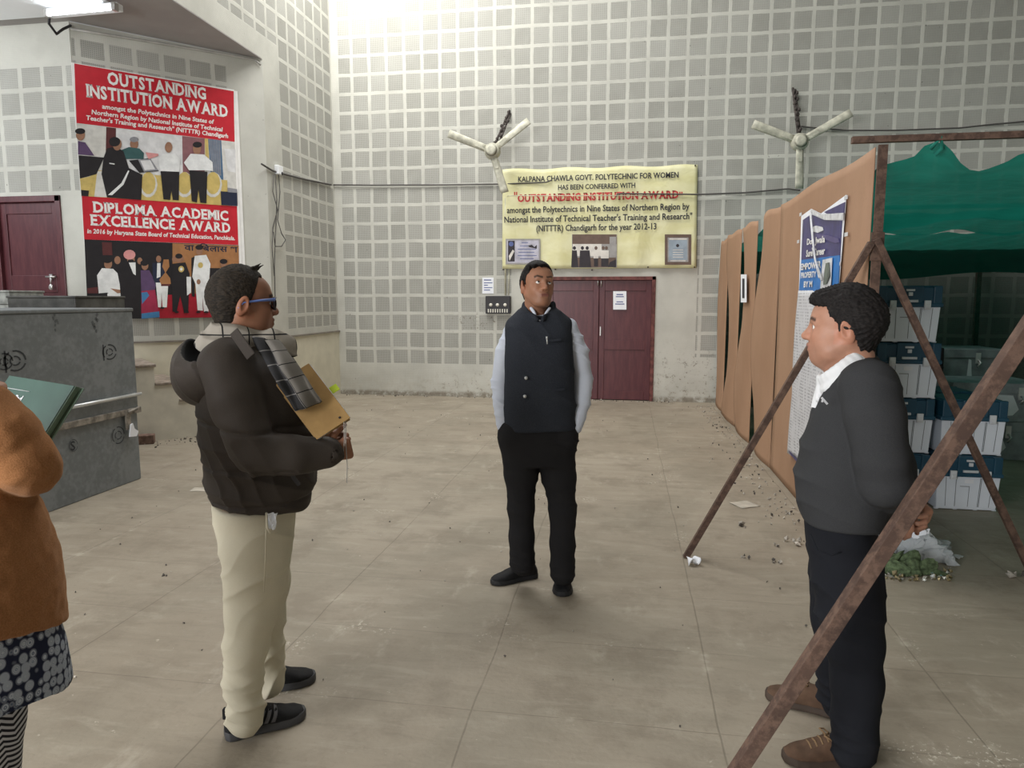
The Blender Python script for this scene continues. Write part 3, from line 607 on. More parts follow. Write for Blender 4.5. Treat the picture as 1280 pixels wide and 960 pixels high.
# fluorescent batten on the soffit
M_tube = NT('lit fluorescent tube', .3); M_tube.b.inputs['Emission Color'].default_value = (.9, .95, 1, 1); M_tube.b.inputs['Emission Strength'].default_value = 14; M_tube = M_tube.mat
tl = empty('tube_light', at_z(105, 14, ZS - .045), 'white fluorescent batten fixed under soffit beside the stage wing', 'tube light')
a, b = at_z(62, 17, ZS - .09), at_z(150, 9, ZS - .09); mb = MB(); mb.bar(a, b, .09, .07, up=(0, 0, 1)); build('housing', mb, M_white, tl, bevel=.006)
mb = MB(); mb.tube([a + [.03, -.06, -.03], b + [-.03, -.06, -.03]], .016, 10); build('tube', mb, M_tube, tl)
for q, s_ in ((a, .02), (b, -.02)): mb = MB(); mb.box(q + [-.02 + s_, -.085, -.055], q + [.02 + s_, -.02, .02]); build('lamp_holder', mb, M_steel, tl)
e = at_diag(88, 33, DC) ; mb = MB(); mb.tube([a + [0, 0, 0], a + [-.06, .05, -.08], a + [-.04, .12, -.16], a * .4 + e * .6 + [0, 0, -.08], e + NRM * .03], .014, 8); build('flex_cord', mb, M_black, tl)

M_hall = simple('hall wall paint', (.62, .61, .58), .8, var=.05, scale=1)
mb = MB(); mb.box((7.2, -6.2, 0), (7.42, 11.25, 9.2)); tag(build('wall_right', mb, M_hall), kind='structure')
mb = MB(); mb.box((-11, -6.42, 0), (7.42, -6.2, 9.2)); tag(build('wall_rear', mb, M_hall), kind='structure')
mb = MB(); mb.box((-4.6, -6.2, 3.45), (7.2, 2.3, 3.7)); tag(build('ceiling_blocker', mb, M_hall), kind='structure')  # unseen slab added overhead to darken the near floor
mb = MB(); mb.box((1.2, -6.2, 9.2), (7.42, 11.25, 9.4)); tag(build('ceiling_half_blocker', mb, M_hall), kind='structure')  # partial roof, added to cut sky light on the right half

# ================================================================== STEEL TRUNKS BY THE STAGE
k = NT('galvanised trunk steel', .5, .1, .4); n1 = k.noise(3, 5, .6); n2 = k.noise(24, 4, .6)
k.color(k.mix(k.step(k.m('ADD', k.m('MULTIPLY', n1, .6), k.m('MULTIPLY', n2, .4)), .40, .60), (.16, .178, .185), (.215, .235, .243))).bump(n2, .04, .004); M_trunk = k.mat
M_trunkdk = simple('dark trunk steel', (.085, .085, .08), .5, .3, var=.3); M_stencil = simple('black stencil paint', (.045, .05, .055), .7)
M_worn = simple('worn trunk paint', (.105, .115, .12), .6)
M_zinc = simple('bright zinc rod', (.62, .63, .62), .35, .6); M_rust = simple('rusty grey steel', (.24, .22, .19), .6, .2, var=.5, scale=14)
TX = -4.216
tk = empty('steel_trunk', (TX - .55, 4.3, 0), 'large blue-grey steel trunk with stencilled marks standing on floor before the stage', 'trunk')
mb = MB(); mb.box((TX - 1.1, 3.05, 0), (TX, 5.44, .60)); build('body', mb, M_trunk, tk, bevel=.008)
mb = MB(); mb.box((TX - 1.11, 3.04, .603), (TX + .006, 5.45, 1.475)); mb.box((TX - 1.12, 3.03, 1.475), (TX + .012, 5.46, 1.505)); build('lid', mb, M_trunk, tk, bevel=.008)
mb = MB(); mb.box((TX + .004, 3.05, .595), (TX + .028, 5.46, .645)); build('lip', mb, M_rust, tk, bevel=.004)
mb = MB(); mb.tube([(TX + .03, 4.55, .757), (TX + .03, 5.46, .757)], .015, 10); 
for y in (4.6, 5.0, 5.4): mb.box((TX, y - .015, .745), (TX + .03, y + .015, .769))
build('rod', mb, M_zinc, tk)
hp = at_x(157, 534, TX); mb = MB(); mb.box((TX + .02, hp[1] - .03, .47), (TX + .034, hp[1] + .03, .64)); mb.tube([(TX + .03, hp[1], .62), (TX + .05, hp[1] + .1, .64)], .012); h = build('hasp', mb, M_rust, tk, bevel=.003)
mb = MB(); mb.prism([(-.035, -.05), (.05, -.06), (.075, -.02), (.03, .01), (.012, .06), (-.012, .05)], (TX + .036, hp[1] + .02, .46), (0, 1, 0), (0, 0, 1), (.012, .0, 0)); build('seal_tag', mb, M_paper, h)
def stencil(x, y, s, kind):
    mb = MB(); p = at_x(x, y, TX + .008); e1, e2 = np.array([0, 1.0, 0]), np.array([0, 0, 1.0])
    def ring(cx, cz, rx, rz, w):
        n = 18
        for i in range(n):
            if i % 6 == 5: continue
            a, b = 2 * math.pi * i / n, 2 * math.pi * (i + 1) / n
            mb.add([p + e1 * (cx + r_ * rx * math.cos(t)) + e2 * (cz + r_ * rz * math.sin(t)) for t, r_ in ((a, 1), (b, 1), (b, 1 - w), (a, 1 - w))], [(0, 1, 2, 3)])
    if kind == 0: ring(0, 0, s, s * .8, .16); ring(0, 0, s * .5, s * .38, .28); mb.add([p + e1 * u + e2 * v for u, v in ((-s * .9, -s * .8), (-s * .75, -s * .8), (-s * .75, s * .8), (-s * .9, s * .8))], [(0, 1, 2, 3)])
    elif kind == 1: ring(0, 0, s, s, .12); ring(.0, 0, s * .55, s * .5, .22)
    else:
        letter(mb, 'S', p + e1 * (-s * .4) + e2 * (-s * .6), p + e1 * (s * .4) + e2 * (-s * .6), s * 1.2, 0, .02); ring(s * .1, 0, s * .75, s * .8, .1)
    return mb
for x, y, s, kd in ((5, 452, .075, 0), (19, 451, .095, 0), (137, 440, .082, 0), (148, 544, .075, 1), (91, 557, .06, 2)):
    build('stencil_mark', stencil(x, y, s, kd), M_stencil, tk)
for x, y, s in ((120, 405, .05), (68, 403, .04)):
    mb = MB(); p = at_x(x, y, TX + .0075)
    for i in range(7):
        q = p + np.array([0, rng.normal(0, s * .5), rng.normal(0, s * .8)]); mb.add([q + [0, math.cos(t) * s * rng.uniform(.15, .4), math.sin(t) * s * rng.uniform(.15, .5)] for t in np.linspace(0, 6.28, 8)[:-1]], [tuple(range(7))])
    build('worn_mark', mb, M_worn, tk)
def back_trunk(x0, x1, y0, y1, h, mat, lab, z0=0.0, name='steel_trunk'):
    r = empty(name, ((x0 + x1) / 2, (y0 + y1) / 2, z0), lab, 'trunk'); mb = MB(); mb.box((x0, y0, z0), (x1, y1, h - .14)); build('body', mb, mat, r, bevel=.006)
    mb = MB(); mb.box((x0 - .008, y0 - .008, h - .137), (x1 + .008, y1 + .008, h - .02)); mb.box((x0 - .016, y0 - .016, h - .02), (x1 + .016, y1 + .016, h)); build('lid', mb, mat, r, bevel=.006)
    mb = MB(); mb.tube([(x0 + .1, y0 - .018, h - .19), (x1 - .1, y0 - .018, h - .19)], .011); build('rod', mb, M_zinc, r)
    return r
M_trunklt = simple('weathered pale steel', (.30, .31, .29), .55, .2, var=.35, scale=12)
back_trunk(-7.3, -5.98, 6.02, 6.42, 1.665, M_trunklt, 'weathered pale steel trunk on stage in front of the dark stage door', STAGE)
back_trunk(-5.72, -5.02, 5.75, 6.38, 1.61, M_trunkdk, 'dark olive steel trunk behind the large grey trunk, below the tall red poster')
# brick and rubbish at the foot of the steps
M_brick = simple('dusty brick', (.20, .13, .10), .85, var=.4, scale=20, bump=.3)
mb = MB(); p = at_z(172, 556); mb.box(p + [-.20, -.02, 0], p + [.14, .10, .10], rz=.5); tag(build('loose_brick', mb, M_brick, origin=p, bevel=.008), 'dusty brown brick lying on floor between steel trunk and cream steps', 'brick')

# ================================================================== BOARD PARTITION AND GREEN SHED
PX = 1.37
k = NT('brown hardboard', .72, 0, .25); nz = k.noise(1.4, 4, stretch=(1, 1, .5)); X, Y, Z = k.xyz()
c = k.mix(k.step(nz, .3, .7), (.335, .20, .122), (.40, .245, .155)); c = k.mix(k.m('MULTIPLY', k.step(k.noise(40, 2), .5, .8), .15), c, (.22, .12, .07))
k.color(c).bump(k.noise(1.2, 3), .25, .03); M_board = k.mat
k = NT('rusted iron', .75, .25, .3); n1 = k.noise(22, 5, .7); n2 = k.noise(5, 3)
k.color(k.mix(k.step(n1, .42, .62), k.mix(k.step(n2, .3, .7), (.072, .046, .037), (.11, .069, .053)), (.165, .105, .078))).bump(n1, .3, .004); M_iron = k.mat
labs = ['nearest brown hardboard sheet of the partition carrying the torn purple poster', 'second brown hardboard sheet from the iron post, plain and bowed', 'third brown hardboard sheet from the iron post, plain with wavy edge', 'fourth brown hardboard sheet from the iron post, with taped small notice', 'last brown hardboard sheet of the partition, against the tiled back wall']
YS = [4.335, 6.75, 7.9, 8.95, 10.05, 10.985]
for i in range(5):
    y0, y1 = YS[i], YS[i + 1]; bow = (0.0, .035, .03, .03, .015)[i]; top = (2.435, 2.43, 2.425, 2.43, 2.42)[i]
    mb = MB()
    def pf(u, v, y0=y0, y1=y1, bow=bow, top=top, i=i):
        lift = (.055 * math.sin(v * 6.3 + i * 1.7) + .02) if i else .012 * math.sin(v * 4)
        x = PX - bow * math.sin(u * math.pi) + lift * (u ** 3) * (1 if i < 4 else .3) * .8
        yy = y0 + .008 + (y1 - y0 - .016 - (.022 * (1 + math.sin(v * 7 + i * 2.1)) if i else 0)) * u
        return np.array([x, yy, .004 + v * (top - .012 * math.sin(u * 9 + i) - .004)])
    mb.grid(pf, 14, 40); tag(build('partition_board', mb, M_board, origin=(PX, (y0 + y1) / 2, 0), thick=.006), labs[i], 'board', 'hardboard sheets of the partition')
# notice on the fourth board
sheet('notice_paper', [(PX - .045, 8.93 + .0, 1.88) if 0 else at_x(926.5, 343, PX - .055), at_x(933.5, 343, PX - .055), at_x(933.5, 378, PX - .055), at_x(926.5, 378, PX - .055)], [M_paper, M_ink], 'small narrow notice taped onto the brown board partition', 'paper', [(.3, .7, .15, .7)], n=(-1, 0, 0))
# frame: posts, top rail, braces
def iron(name, a, b, w, t, lab, cat, up=(0, 1, 0), angle=False):
    mb = MB(); a, b = np.array(a, float), np.array(b, float); mb.bar(a, b, w, t, up=up); r = tag(build(name, mb, M_iron, origin=a if a[2] <= b[2] else b, bevel=.002), lab, cat)
    return r
fr = empty('iron_post', (1.40, 4.31, 0), 'rusty iron angle post at near edge of the brown board partition', 'post')
mb = MB(); mb.box((1.373, 4.30, 0), (1.423, 4.306, 2.44)); mb.box((1.379, 4.306, 0), (1.385, 4.332, 2.44)); build('angle', mb, M_iron, fr)
mb = MB(); mb.box((1.36, 4.285, 1.80), (1.43, 4.299, 1.96)); build('gusset', mb, M_iron, fr, bevel=.003)
iron('iron_rail', (1.226, 4.29, 2.466), (5.9, 4.29, 2.466), .035, .036, 'rusty iron rail crossing above the green net canopy', 'rail', up=(0, 0, 1))
iron('iron_brace', (.393, 4.264, .0), (1.36, 4.285, 1.90), .036, .036, 'rusty iron brace leaning from floor to the partition post, beside the grey-paper poster', 'brace')
iron('iron_brace', (2.335, 4.264, .0), (1.38, 4.27, 1.92), .036, .036, 'rusty iron brace sloping in front of the stacked white crates', 'brace')
_sc = lambda p: EYE + (np.array(p) - EYE) * .915
_b0, _b1 = _sc((.394, 2.262, 0)), _sc((1.385, 2.262, 1.93)); _b0 = _b0 + (_b0 - _b1) * (_b0[2] / (_b1[2] - _b0[2])); _b1 = _b1 + (_b1 - _b0) * .03
iron('iron_brace', _b0, _b1, .042, .042, 'thick rusty iron brace sloping across in front of the man in grey sweater', 'brace')
iron('iron_post', (_b1[0] + .03, _b1[1], .0), (_b1[0] + .03, _b1[1], 2.40), .04, .04, 'rusty iron post of the nearer frame, holding up the thick sloping brace', 'post')
iron('iron_post', at_y(1219, 441, 10.9) * [1, 1, 0], at_y(1225, 318, 10.9), .06, .06, 'thin black post standing in the dark at rear of the green shed', 'post')
# green shade net
k = NT('green shade net', .8, 0, .1); n1 = k.noise(5, 4, stretch=(.3, 2.5, 1)); nt = k.t
k.color(k.mix(k.step(n1, .3, .7), (.004, .12, .085), (.012, .20, .15))); tr_ = k.n('ShaderNodeBsdfTransparent'); tl_ = k.n('ShaderNodeBsdfTranslucent'); tl_.inputs[0].default_value = (.02, .40, .30, 1)
m1 = k.n('ShaderNodeMixShader'); m1.inputs[0].default_value = .22; nt.links.new(k.b.outputs[0], m1.inputs[1]); nt.links.new(tl_.outputs[0], m1.inputs[2])
m2 = k.n('ShaderNodeMixShader'); m2.inputs[0].default_value = .04; nt.links.new(m1.outputs[0], m2.inputs[1]); nt.links.new(tr_.outputs[0], m2.inputs[2]); nt.links.new(m2.outputs[0], k.out.inputs[0]); M_net = k.mat
M_netback = M_net.copy(); M_netback.name = 'added darkening net'
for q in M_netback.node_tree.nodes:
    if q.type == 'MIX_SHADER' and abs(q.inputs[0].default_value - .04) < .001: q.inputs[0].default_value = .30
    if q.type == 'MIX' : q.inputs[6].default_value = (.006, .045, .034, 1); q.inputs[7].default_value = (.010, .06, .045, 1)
cn = empty('shade_net', (2.8, 4.35, 2.3), 'green shade net canopy tied under the iron rail over the crates', 'net')
fx = [1.37, 1.55, 1.63, 1.66, 1.705, 1.735, 1.76, 1.80, 1.88, 1.96, 2.10, 2.30, 2.7, 3.2, 3.9]
fp = [(1095, 211), (1130, 199), (1150, 191), (1157, 181), (1165, 178.5), (1176, 178.5), (1186, 181), (1195, 194), (1207, 208), (1222, 214), (1240, 211), (1258, 203), (1280, 188), (1310, 190), (1420, 200)]
fpw = [at_y(x, y, 4.33) for x, y in fp]; FX = [p[0] for p in fpw]; FZ = [p[2] for p in fpw]
def front(x): return float(np.interp(x, FX, FZ))
XR = 5.7
def net_front(u, v):
    x = 1.385 + u * (XR - 1.385); y = 4.34 + v * 1.85; zf = front(x); zb = 2.335 - .045 * v + .012 * math.sin(x * 5 + v * 3); e = min(1, v / .16) ** .7
    z = zf * (1 - e) + (min(zf, 2.30) * 0 + 2.285) * e if v < .16 else 2.285 + (zb - 2.285) * min(1, (v - .16) / .5)
    z -= .13 * math.exp(-((v - .93) / .07) ** 2) * (1 + .4 * math.sin(x * 4)) 
    return np.array([x, y, z + .006 * math.sin(x * 23 + v * 9)])
mb = MB(); mb.grid(net_front, 90, 40); build('net_sheet', mb, M_net, cn)
def net_mid(u, v):
    x = 1.40 + u * (XR - 1.40); y = 6.19 + v * 1.95; return np.array([x, y, 2.29 + .03 * math.sin(v * 3.1) - .02 * math.sin(x * 3.3) + .008 * math.sin(x * 17) - .05 * (abs(math.cos(math.pi * (x - 1.55) / .75)) ** 3) * (v > .8) * (v - .8) / .2])
mb = MB(); mb.grid(net_mid, 70, 26); build('net_sheet', mb, M_net, cn)
def net_back(u, v):
    x = 1.40 + u * (XR - 1.40); y = 8.36 + min(v, .7) / .7 * 2.26 + .0; z = 2.30 + .012 * math.sin(x * 17) - .05 * min(v, .7)
    if v > .7: z = 2.255 - (v - .7) / .3 * (.34 + .05 * math.sin(x * 2.2)); y = 10.62 + (v - .7) * .3
    return np.array([x, y, z])
mb = MB(); mb.grid(net_back, 70, 30); build('net_sheet', mb, M_net, cn)
def net_rear(u, v): return np.array([1.42 + u * (XR - 1.42), 10.5 + .03 * math.sin(u * 22) * (.3 + v), 2.26 - v * 2.24])  # extra sheet added behind the crates to darken the shed's back
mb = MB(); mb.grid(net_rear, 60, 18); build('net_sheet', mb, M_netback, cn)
def net_side(u, v): return np.array([XR + .03 * math.sin(u * 14) * v, 4.4 + u * 6.3, 2.28 - v * 2.25])
mb = MB(); mb.grid(net_side, 40, 18); build('net_sheet', mb, M_net, cn)
mb = MB()
kx = at_y(1171, 181, 4.33); mb.tube([kx + [-.03, 0, -.02], kx + [0, -.05, .03], kx + [.03, 0, -.02], kx + [0, .02, -.05]], .012); build('tie_cord', mb, simple('green cord', (.02, .20, .15), .8), cn)
iron('iron_rail', (1.39, 6.22, 2.325), (5.8, 6.22, 2.325), .03, .03, 'dark iron crossbar under middle of the green net canopy', 'rail', up=(0, 0, 1))
# shed's far side boards, hiding what lies beyond the net
# ------------------------------------------------------------------ torn poster on the first board
pq = empty('torn_poster', (PX - .02, 5.45, .3), 'tall torn purple and blue notice with white printed sheet below on brown board', 'poster')
M_pur = simple('poster purple', (.055, .05, .16), .4, var=.2); M_blu = simple('poster blue', (.03, .18, .50), .4, var=.1); M_pls = simple('crumpled white plastic', (.62, .63, .65), .35, var=.2, scale=20, bump=.4)
k = NT('newsprint', .7, 0, .3); X, Y, Z = k.xyz(); rows = k.m('FRACT', k.m('MULTIPLY', Z, 42)); inked = k.m('MULTIPLY', k.step(rows, .45, .55), k.step(k.noise(30, 3, stretch=(1, 1.4, .25)), .46, .56))
cl = k.step(k.m('ABSOLUTE', k.m('SUBTRACT', k.m('FRACT', k.m('MULTIPLY', Y, 4.2)), .5)), .43, .47); inked = k.m('MULTIPLY', inked, k.m('SUBTRACT', 1.0, cl))
k.color(k.mix(k.m('MULTIPLY', inked, .5), (.62, .62, .64), (.12, .12, .14))).bump(k.noise(7, 3, dist=1.0), .6, .02); M_news = k.mat
QX = PX - .016
def qp(x, y, l=0.0): return at_x(x, y, QX - l)
def patch(name, pts, mat, l, th=.003, crumple=0.0, lab=None):
    mb = MB(); P = [qp(x, y, l) for x, y in pts]; n = np.array([th, 0, 0]); m_ = len(P); mb.add(P + [p + n for p in P], [tuple(range(m_)), tuple(range(m_, 2 * m_))[::-1]] + [(i, m_ + i, m_ + (i + 1) % m_, (i + 1) % m_) for i in range(m_)])
    o = build(name, mb, mat, pq)
    if lab: o['label'] = lab
    return o
def newsfn(u, v):
    a = np.array(qp(999, 363)); b = np.array(qp(1049, 363)); c = np.array(qp(986.5, 566)); d = np.array(qp(1042, 600)); d = qp(1010, 580) + (qp(1049, 363) - qp(999, 363)) * .62
    p = a * (1 - u) * (1 - v) + b * u * (1 - v) + c * (1 - u) * v + d * u * v; p[0] -= .006 + .012 * abs(math.sin(u * 7 + v * 5)) * .8; return p
mb = MB(); mb.grid(newsfn, 24, 30); build('printed_sheet', mb, M_news, pq, thick=.003)
patch('bottom_border', [(985.5, 563), (987, 567), (998, 580), (996, 574)], M_pur, .02)
patch('border', [(1001.5, 270), (1014, 261), (1026, 267), (1057.5, 268 - 24.5), (1057, 252), (1048, 363), (998.5, 365)], M_paper, .002, lab='white poster border')
patch('heading_panel', [(1003.5, 275), (1013.5, 268), (1030, 275), (1052, 276), (1049.5, 319), (1001.5, 325)], M_pur, .008)
patch('heading_panel', [(1030, 265), (1056, 252.5), (1054.5, 268), (1033, 267)], M_pur, .008)
patch('torn_fold', [(1013, 261), (1026, 268), (1054, 266), (1053.5, 275), (1032, 275), (1014, 267)], M_pls, .018)
patch('blue_panel', [(1001.5, 325), (1049.5, 319), (1047.5, 363.5), (998.6, 364.5)], M_blu, .009)
patch('plastic_pouch', [(1028, 325), (1040, 322), (1038, 360), (1025, 362)], M_pls, .02)
patch('plastic_pouch_contents', [(1032, 329), (1036, 328), (1037, 345), (1033, 355), (1029, 356), (1030, 342)], simple('pouch contents', (.12, .14, .12), .5, var=.4), .027)
patch('hand_print', [(1021, 292), (1036, 294), (1048, 298), (1049, 303), (1044, 304), (1034, 300), (1020, 297)], simple('print violet', (.10, .085, .20), .5), .013)
patch('hand_print', [(1015, 284), (1020, 282), (1028, 284), (1029, 288), (1022, 291), (1015, 289)], M_pls, .013)
mb = MB()
def ql(t, a, b, cap):
    mb = MB(); letter(mb, t, qp(*a, .015), qp(*b, .015), cap, 0, .03); build('lettering', mb, M_pw, pq)
ql('Don Jwala', (1008.5, 306), (1031, 302.5), .045); ql('Sure Career', (1007.5, 321), (1031, 317.5), .05); ql('EMPOWER', (1001, 337.5), (1026, 334.5), .048); ql('PROPERTY', (1001, 347.5), (1020, 346), .042); ql('BY M', (1004.5, 359), (1015, 358.5), .045)
for i, (x, y) in enumerate(((1001, 268), (1058, 247), (1058, 293), (998, 302), (1049, 330), (990, 540))):
    mb = MB(); p = qp(x, y, .004); mb.box(p + [-.004, -.03, -.012], p + [.0, .03, .012]); build('tape', mb, M_pls, pq)
mb = MB(); mb.tube([qp(1013, 265, .03), qp(1016, 300, .035), qp(1019, 325, .035), qp(1027, 350, .04)], .008, 6); mb.tube([qp(1016, 310, .035), qp(1024, 347, .04)], .007, 6); build('string', mb, M_pls, pq)

# ================================================================== CRATES
k = NT('pale grey plastic', .5, 0, .4); k.color(k.mix(k.step(k.noise(3, 3), .3, .7), (.72, .77, .84), (.78, .83, .90))); M_cr = k.mat
k = NT('dark teal plastic', .42, 0, .45); k.color(k.mix(k.step(k.noise(4, 3), .3, .7), (.012, .058, .10), (.020, .085, .135))); M_lid = k.mat
M_latch = simple('light latch plastic', (.66, .68, .70), .45); M_groove = simple('dark moulding groove', (.20, .22, .24), .6)
def make_crate():
    r = empty('plastic_crate', (0, 0, 0)); W, Dp = .45, .40
    mb = MB(); z0, z1 = .006, .265
    def ring(z, w, d): return [(-w / 2, -d / 2, z), (w / 2, -d / 2, z), (w / 2, d / 2, z), (-w / 2, d / 2, z)]
    mb.add(ring(z0, W - .036, Dp - .036) + ring(z1, W - .012, Dp - .012), [(3, 2, 1, 0), (4, 5, 6, 7)] + [(i, (i + 1) % 4, 4 + (i + 1) % 4, 4 + i) for i in range(4)])
    for fx in (-.20, -.07, .07, .20): mb.box((fx - .016, -Dp / 2 + .022, 0), (fx + .016, -Dp / 2 + .05, .012)); mb.box((fx - .016, Dp / 2 - .05, 0), (fx + .016, Dp / 2 - .022, .012))
    build('body', mb, M_cr, r, local=True, bevel=.006)
    def fr(z): return -(Dp - .036 + .024 * (z - z0) / (z1 - z0)) / 2
    mb = MB()
    for fx in (-.155, -.085, .082, .09, .165): mb.add([(fx * .94 - .0022, fr(.03) - .0015, .03), (fx * .94 + .0022, fr(.03) - .0015, .03), (fx + .0022, fr(.255) - .0015, .255), (fx - .0022, fr(.255) - .0015, .255)], [(0, 1, 2, 3)])
    for (x0, zz0, x1, zz1) in ((-.055, .185, .012, .190), (.008, .03, .012, .19)): mb.add([(x0, fr(zz0) - .0015, zz0), (x1, fr(zz0) - .0015, zz0), (x1, fr(zz1) - .0015, zz1), (x0, fr(zz1) - .0015, zz1)], [(0, 1, 2, 3)])
    build('moulded_groove', mb, M_groove, r, local=True)
    mb = MB(); mb.box((-W / 2 - .008, -Dp / 2 - .008, .262), (W / 2 + .008, Dp / 2 + .008, .292)); mb.box((-W / 2 + .004, -Dp / 2 + .004, .29), (W / 2 - .004, Dp / 2 - .004, .408))
    for a, b in ((-.222, -.155), (-.085, .092), (.162, .222)): mb.box((a, -Dp / 2 - .006, .288), (b, -Dp / 2 + .03, .418)); mb.box((a, Dp / 2 - .03, .288), (b, Dp / 2 + .006, .418))
    mb.box((-.20, -.17, .405), (.20, .17, .420)); build('lid', mb, M_lid, r, local=True, bevel=.007)
    for fx in (-.115, .120):
        mb = MB(); mb.box((fx - .022, -Dp / 2 - .022, .245), (fx + .022, -Dp / 2 - .005, .312)); mb.box((fx - .014, -Dp / 2 - .027, .255), (fx + .014, -Dp / 2 - .02, .285)); build('latch', mb, M_latch, r, local=True, bevel=.003)
    mb = MB(); mb.box((-.05, -Dp / 2 - .018, .298), (.055, -Dp / 2 - .005, .316)); mb.box((-.012, -Dp / 2 - .016, .345), (.016, -Dp / 2 - .004, .372)); mb.box((-.03, -Dp / 2 - .014, .38), (.03, -Dp / 2 - .004, .395)); build('handle', mb, M_latch, r, local=True, bevel=.002)
    mb = MB(); mb.box((-.025, fr(.225) - .003, .212), (.035, fr(.225) - .001, .243)); build('sticker', mb, M_paper, r, local=True)
    return r
crate0 = make_crate(); first = True
CL = []
yf = 5.80
for x, n, y in ((2.075, 4, yf), (2.575, 2, yf), (2.10, 2, 6.30), (2.60, 2, 6.30)):
    for j in range(n): CL.append((x + (.012 * ((j * 7) % 3 - 1)), y + .01 * ((j * 5) % 3 - 1), j * .4215, n))
nm = ['bottom', 'second', 'third', 'top']
for x, y, z, n in CL:
    o = crate0 if first else copy_tree(crate0); first = False; o.location = (x, y, z); j = round(z / .4215)
    if y < 6: where = 'tall stack behind man in sweater' if n == 4 else 'short stack behind crossing braces'
    else: where = 'stack behind the tall stack' if x < 2.3 else 'stack behind the short stack'
    lev = (['lowest', 'second lowest', 'second highest', 'topmost'] if n == 4 else ['lower', 'upper'])[j]
    tag(o, f'{lev} white crate with teal lid, {where}', 'crate', 'white crates with teal lids under the net')
# grey trunks behind the crates
M_gt = simple('grey painted trunk', (.30, .33, .35), .5, .2, var=.25, scale=6)
def shed_trunk(x0, x1, y0, y1, z0, z1, lab, paper):
    r = empty('storage_trunk', ((x0 + x1) / 2, (y0 + y1) / 2, z0), lab, 'trunk', 'grey storage trunks under the net'); mb = MB(); mb.box((x0, y0, z0), (x1, y1, z1 - .1)); build('body', mb, M_gt, r, bevel=.005)
    mb = MB(); mb.box((x0 - .01, y0 - .01, z1 - .1), (x1 + .01, y1 + .01, z1)); build('lid', mb, M_gt, r, bevel=.005)
    mb = MB(); cx = x0 + (x1 - x0) * paper[0]; mb.box((cx, y0 - .02, z1 - .16), (cx + .05, y0 - .001, z1 - .04)); mb.tube([(cx + .02, y0 - .03, z1 - .2), (cx + .05, y0 - .03, z1 - .15), (cx + .02, y0 - .02, z1 - .12)], .012); build('hasp', mb, M_zinc, r)
    mb = MB(); w = paper[1]; zz = z0 + (z1 - z0) * .12; mb.add([(cx - w, y0 - .006, zz), (cx - .03, y0 - .006, zz + .02), (cx + .02, y0 - .006, zz + .08), (cx - .04, y0 - .006, z1 - .12), (cx - w + .03, y0 - .006, z1 - .11)], [(0, 1, 2, 3, 4)]); build('pasted_paper', mb, M_paper, r)
    return r
shed_trunk(3.20, 3.93, 7.5, 8.1, 0, .385, 'grey steel trunk on floor right of the crates, under another trunk', (.72, .22))
shed_trunk(3.22, 4.05, 7.48, 8.12, .387, .77, 'grey steel trunk with pasted white sheet, stacked on another trunk', (.70, .30))
shed_trunk(2.35, 3.20, 8.7, 9.4, 0, .50, 'lower dark grey trunk at rear of shed behind the crates', (.3, .2))
shed_trunk(2.37, 3.22, 8.7, 9.4, .502, 1.0, 'upper dark grey trunk at rear of shed behind the crates', (.3, .2))
shed_trunk(3.62, 4.28, 8.7, 9.4, .0, 1.02, 'tall grey trunk at rear of shed beside the black case', (.5, .1))
mb = MB(); mb.box((3.36, 8.6, .0), (3.58, 9.1, 1.04)); mb.box((3.355, 8.595, .80), (3.585, 9.105, .83)); tag(build('black_case', mb, M_black, origin=(3.47, 8.85, 0), bevel=.01), 'tall black case standing between grey trunks at rear of shed', 'case')

# ================================================================== FLOOR LITTER
M_stone = simple('broken plaster', (.42, .39, .34), .9, var=.35, scale=30); M_stoned = simple('dark grit', (.09, .08, .07), .9)
def pebble(mb, p, s, m):
    R = np.linalg.qr(rng.normal(size=(3, 3)))[0]; q = []; base = np.array([[1, 0, 0], [-1, 0, 0], [0, 1, 0], [0, -1, 0], [0, 0, 1], [0, 0, -1]], float) * (np.array([s, s * .8, s * .6])[None, :]) * rng.uniform(.7, 1.2, (6, 1))
    q = base @ R.T; q[:, 2] -= q[:, 2].min(); q += np.array(p); mb.add(q, [(0, 2, 4), (2, 1, 4), (1, 3, 4), (3, 0, 4), (2, 0, 5), (1, 2, 5), (3, 1, 5), (0, 3, 5)], m)
mb = MB()
for i in range(230):
    y = rng.uniform(4.6, 10.6); x = PX - .05 - abs(rng.normal(0, .16)) - .02; pebble(mb, (x, y, 0), rng.uniform(.004, .016), int(rng.random() < .25))
tag(build('plaster_rubble', mb, [M_stone, M_stoned], origin=(PX - .2, 7, 0)), 'scattered plaster crumbs on floor along foot of the brown boards', 'rubble', kind='stuff')
mb = MB()
for i in range(170): pebble(mb, (rng.uniform(-4.0, 1.0), rng.uniform(2.2, 10.8), 0), rng.uniform(.003, .010), int(rng.random() < .5))
for i in range(160): pebble(mb, (rng.uniform(-4.6, .9), 10.98 - abs(rng.normal(0, .06)), 0), rng.uniform(.005, .017), int(rng.random() < .6))
for i in range(110):
    s_ = rng.uniform(-.3, .9); q = np.array([SX, PY, 0]) + EXD * (-1.14 - s_) + EYD * (-1.02 - abs(rng.normal(0, .22))); pebble(mb, q, rng.uniform(.004, .016), int(rng.random() < .6))
tag(build('floor_grit', mb, [M_stone, M_stoned], origin=(-1.5, 6, 0)), 'loose grit and specks scattered over the cement floor', 'grit', kind='stuff')
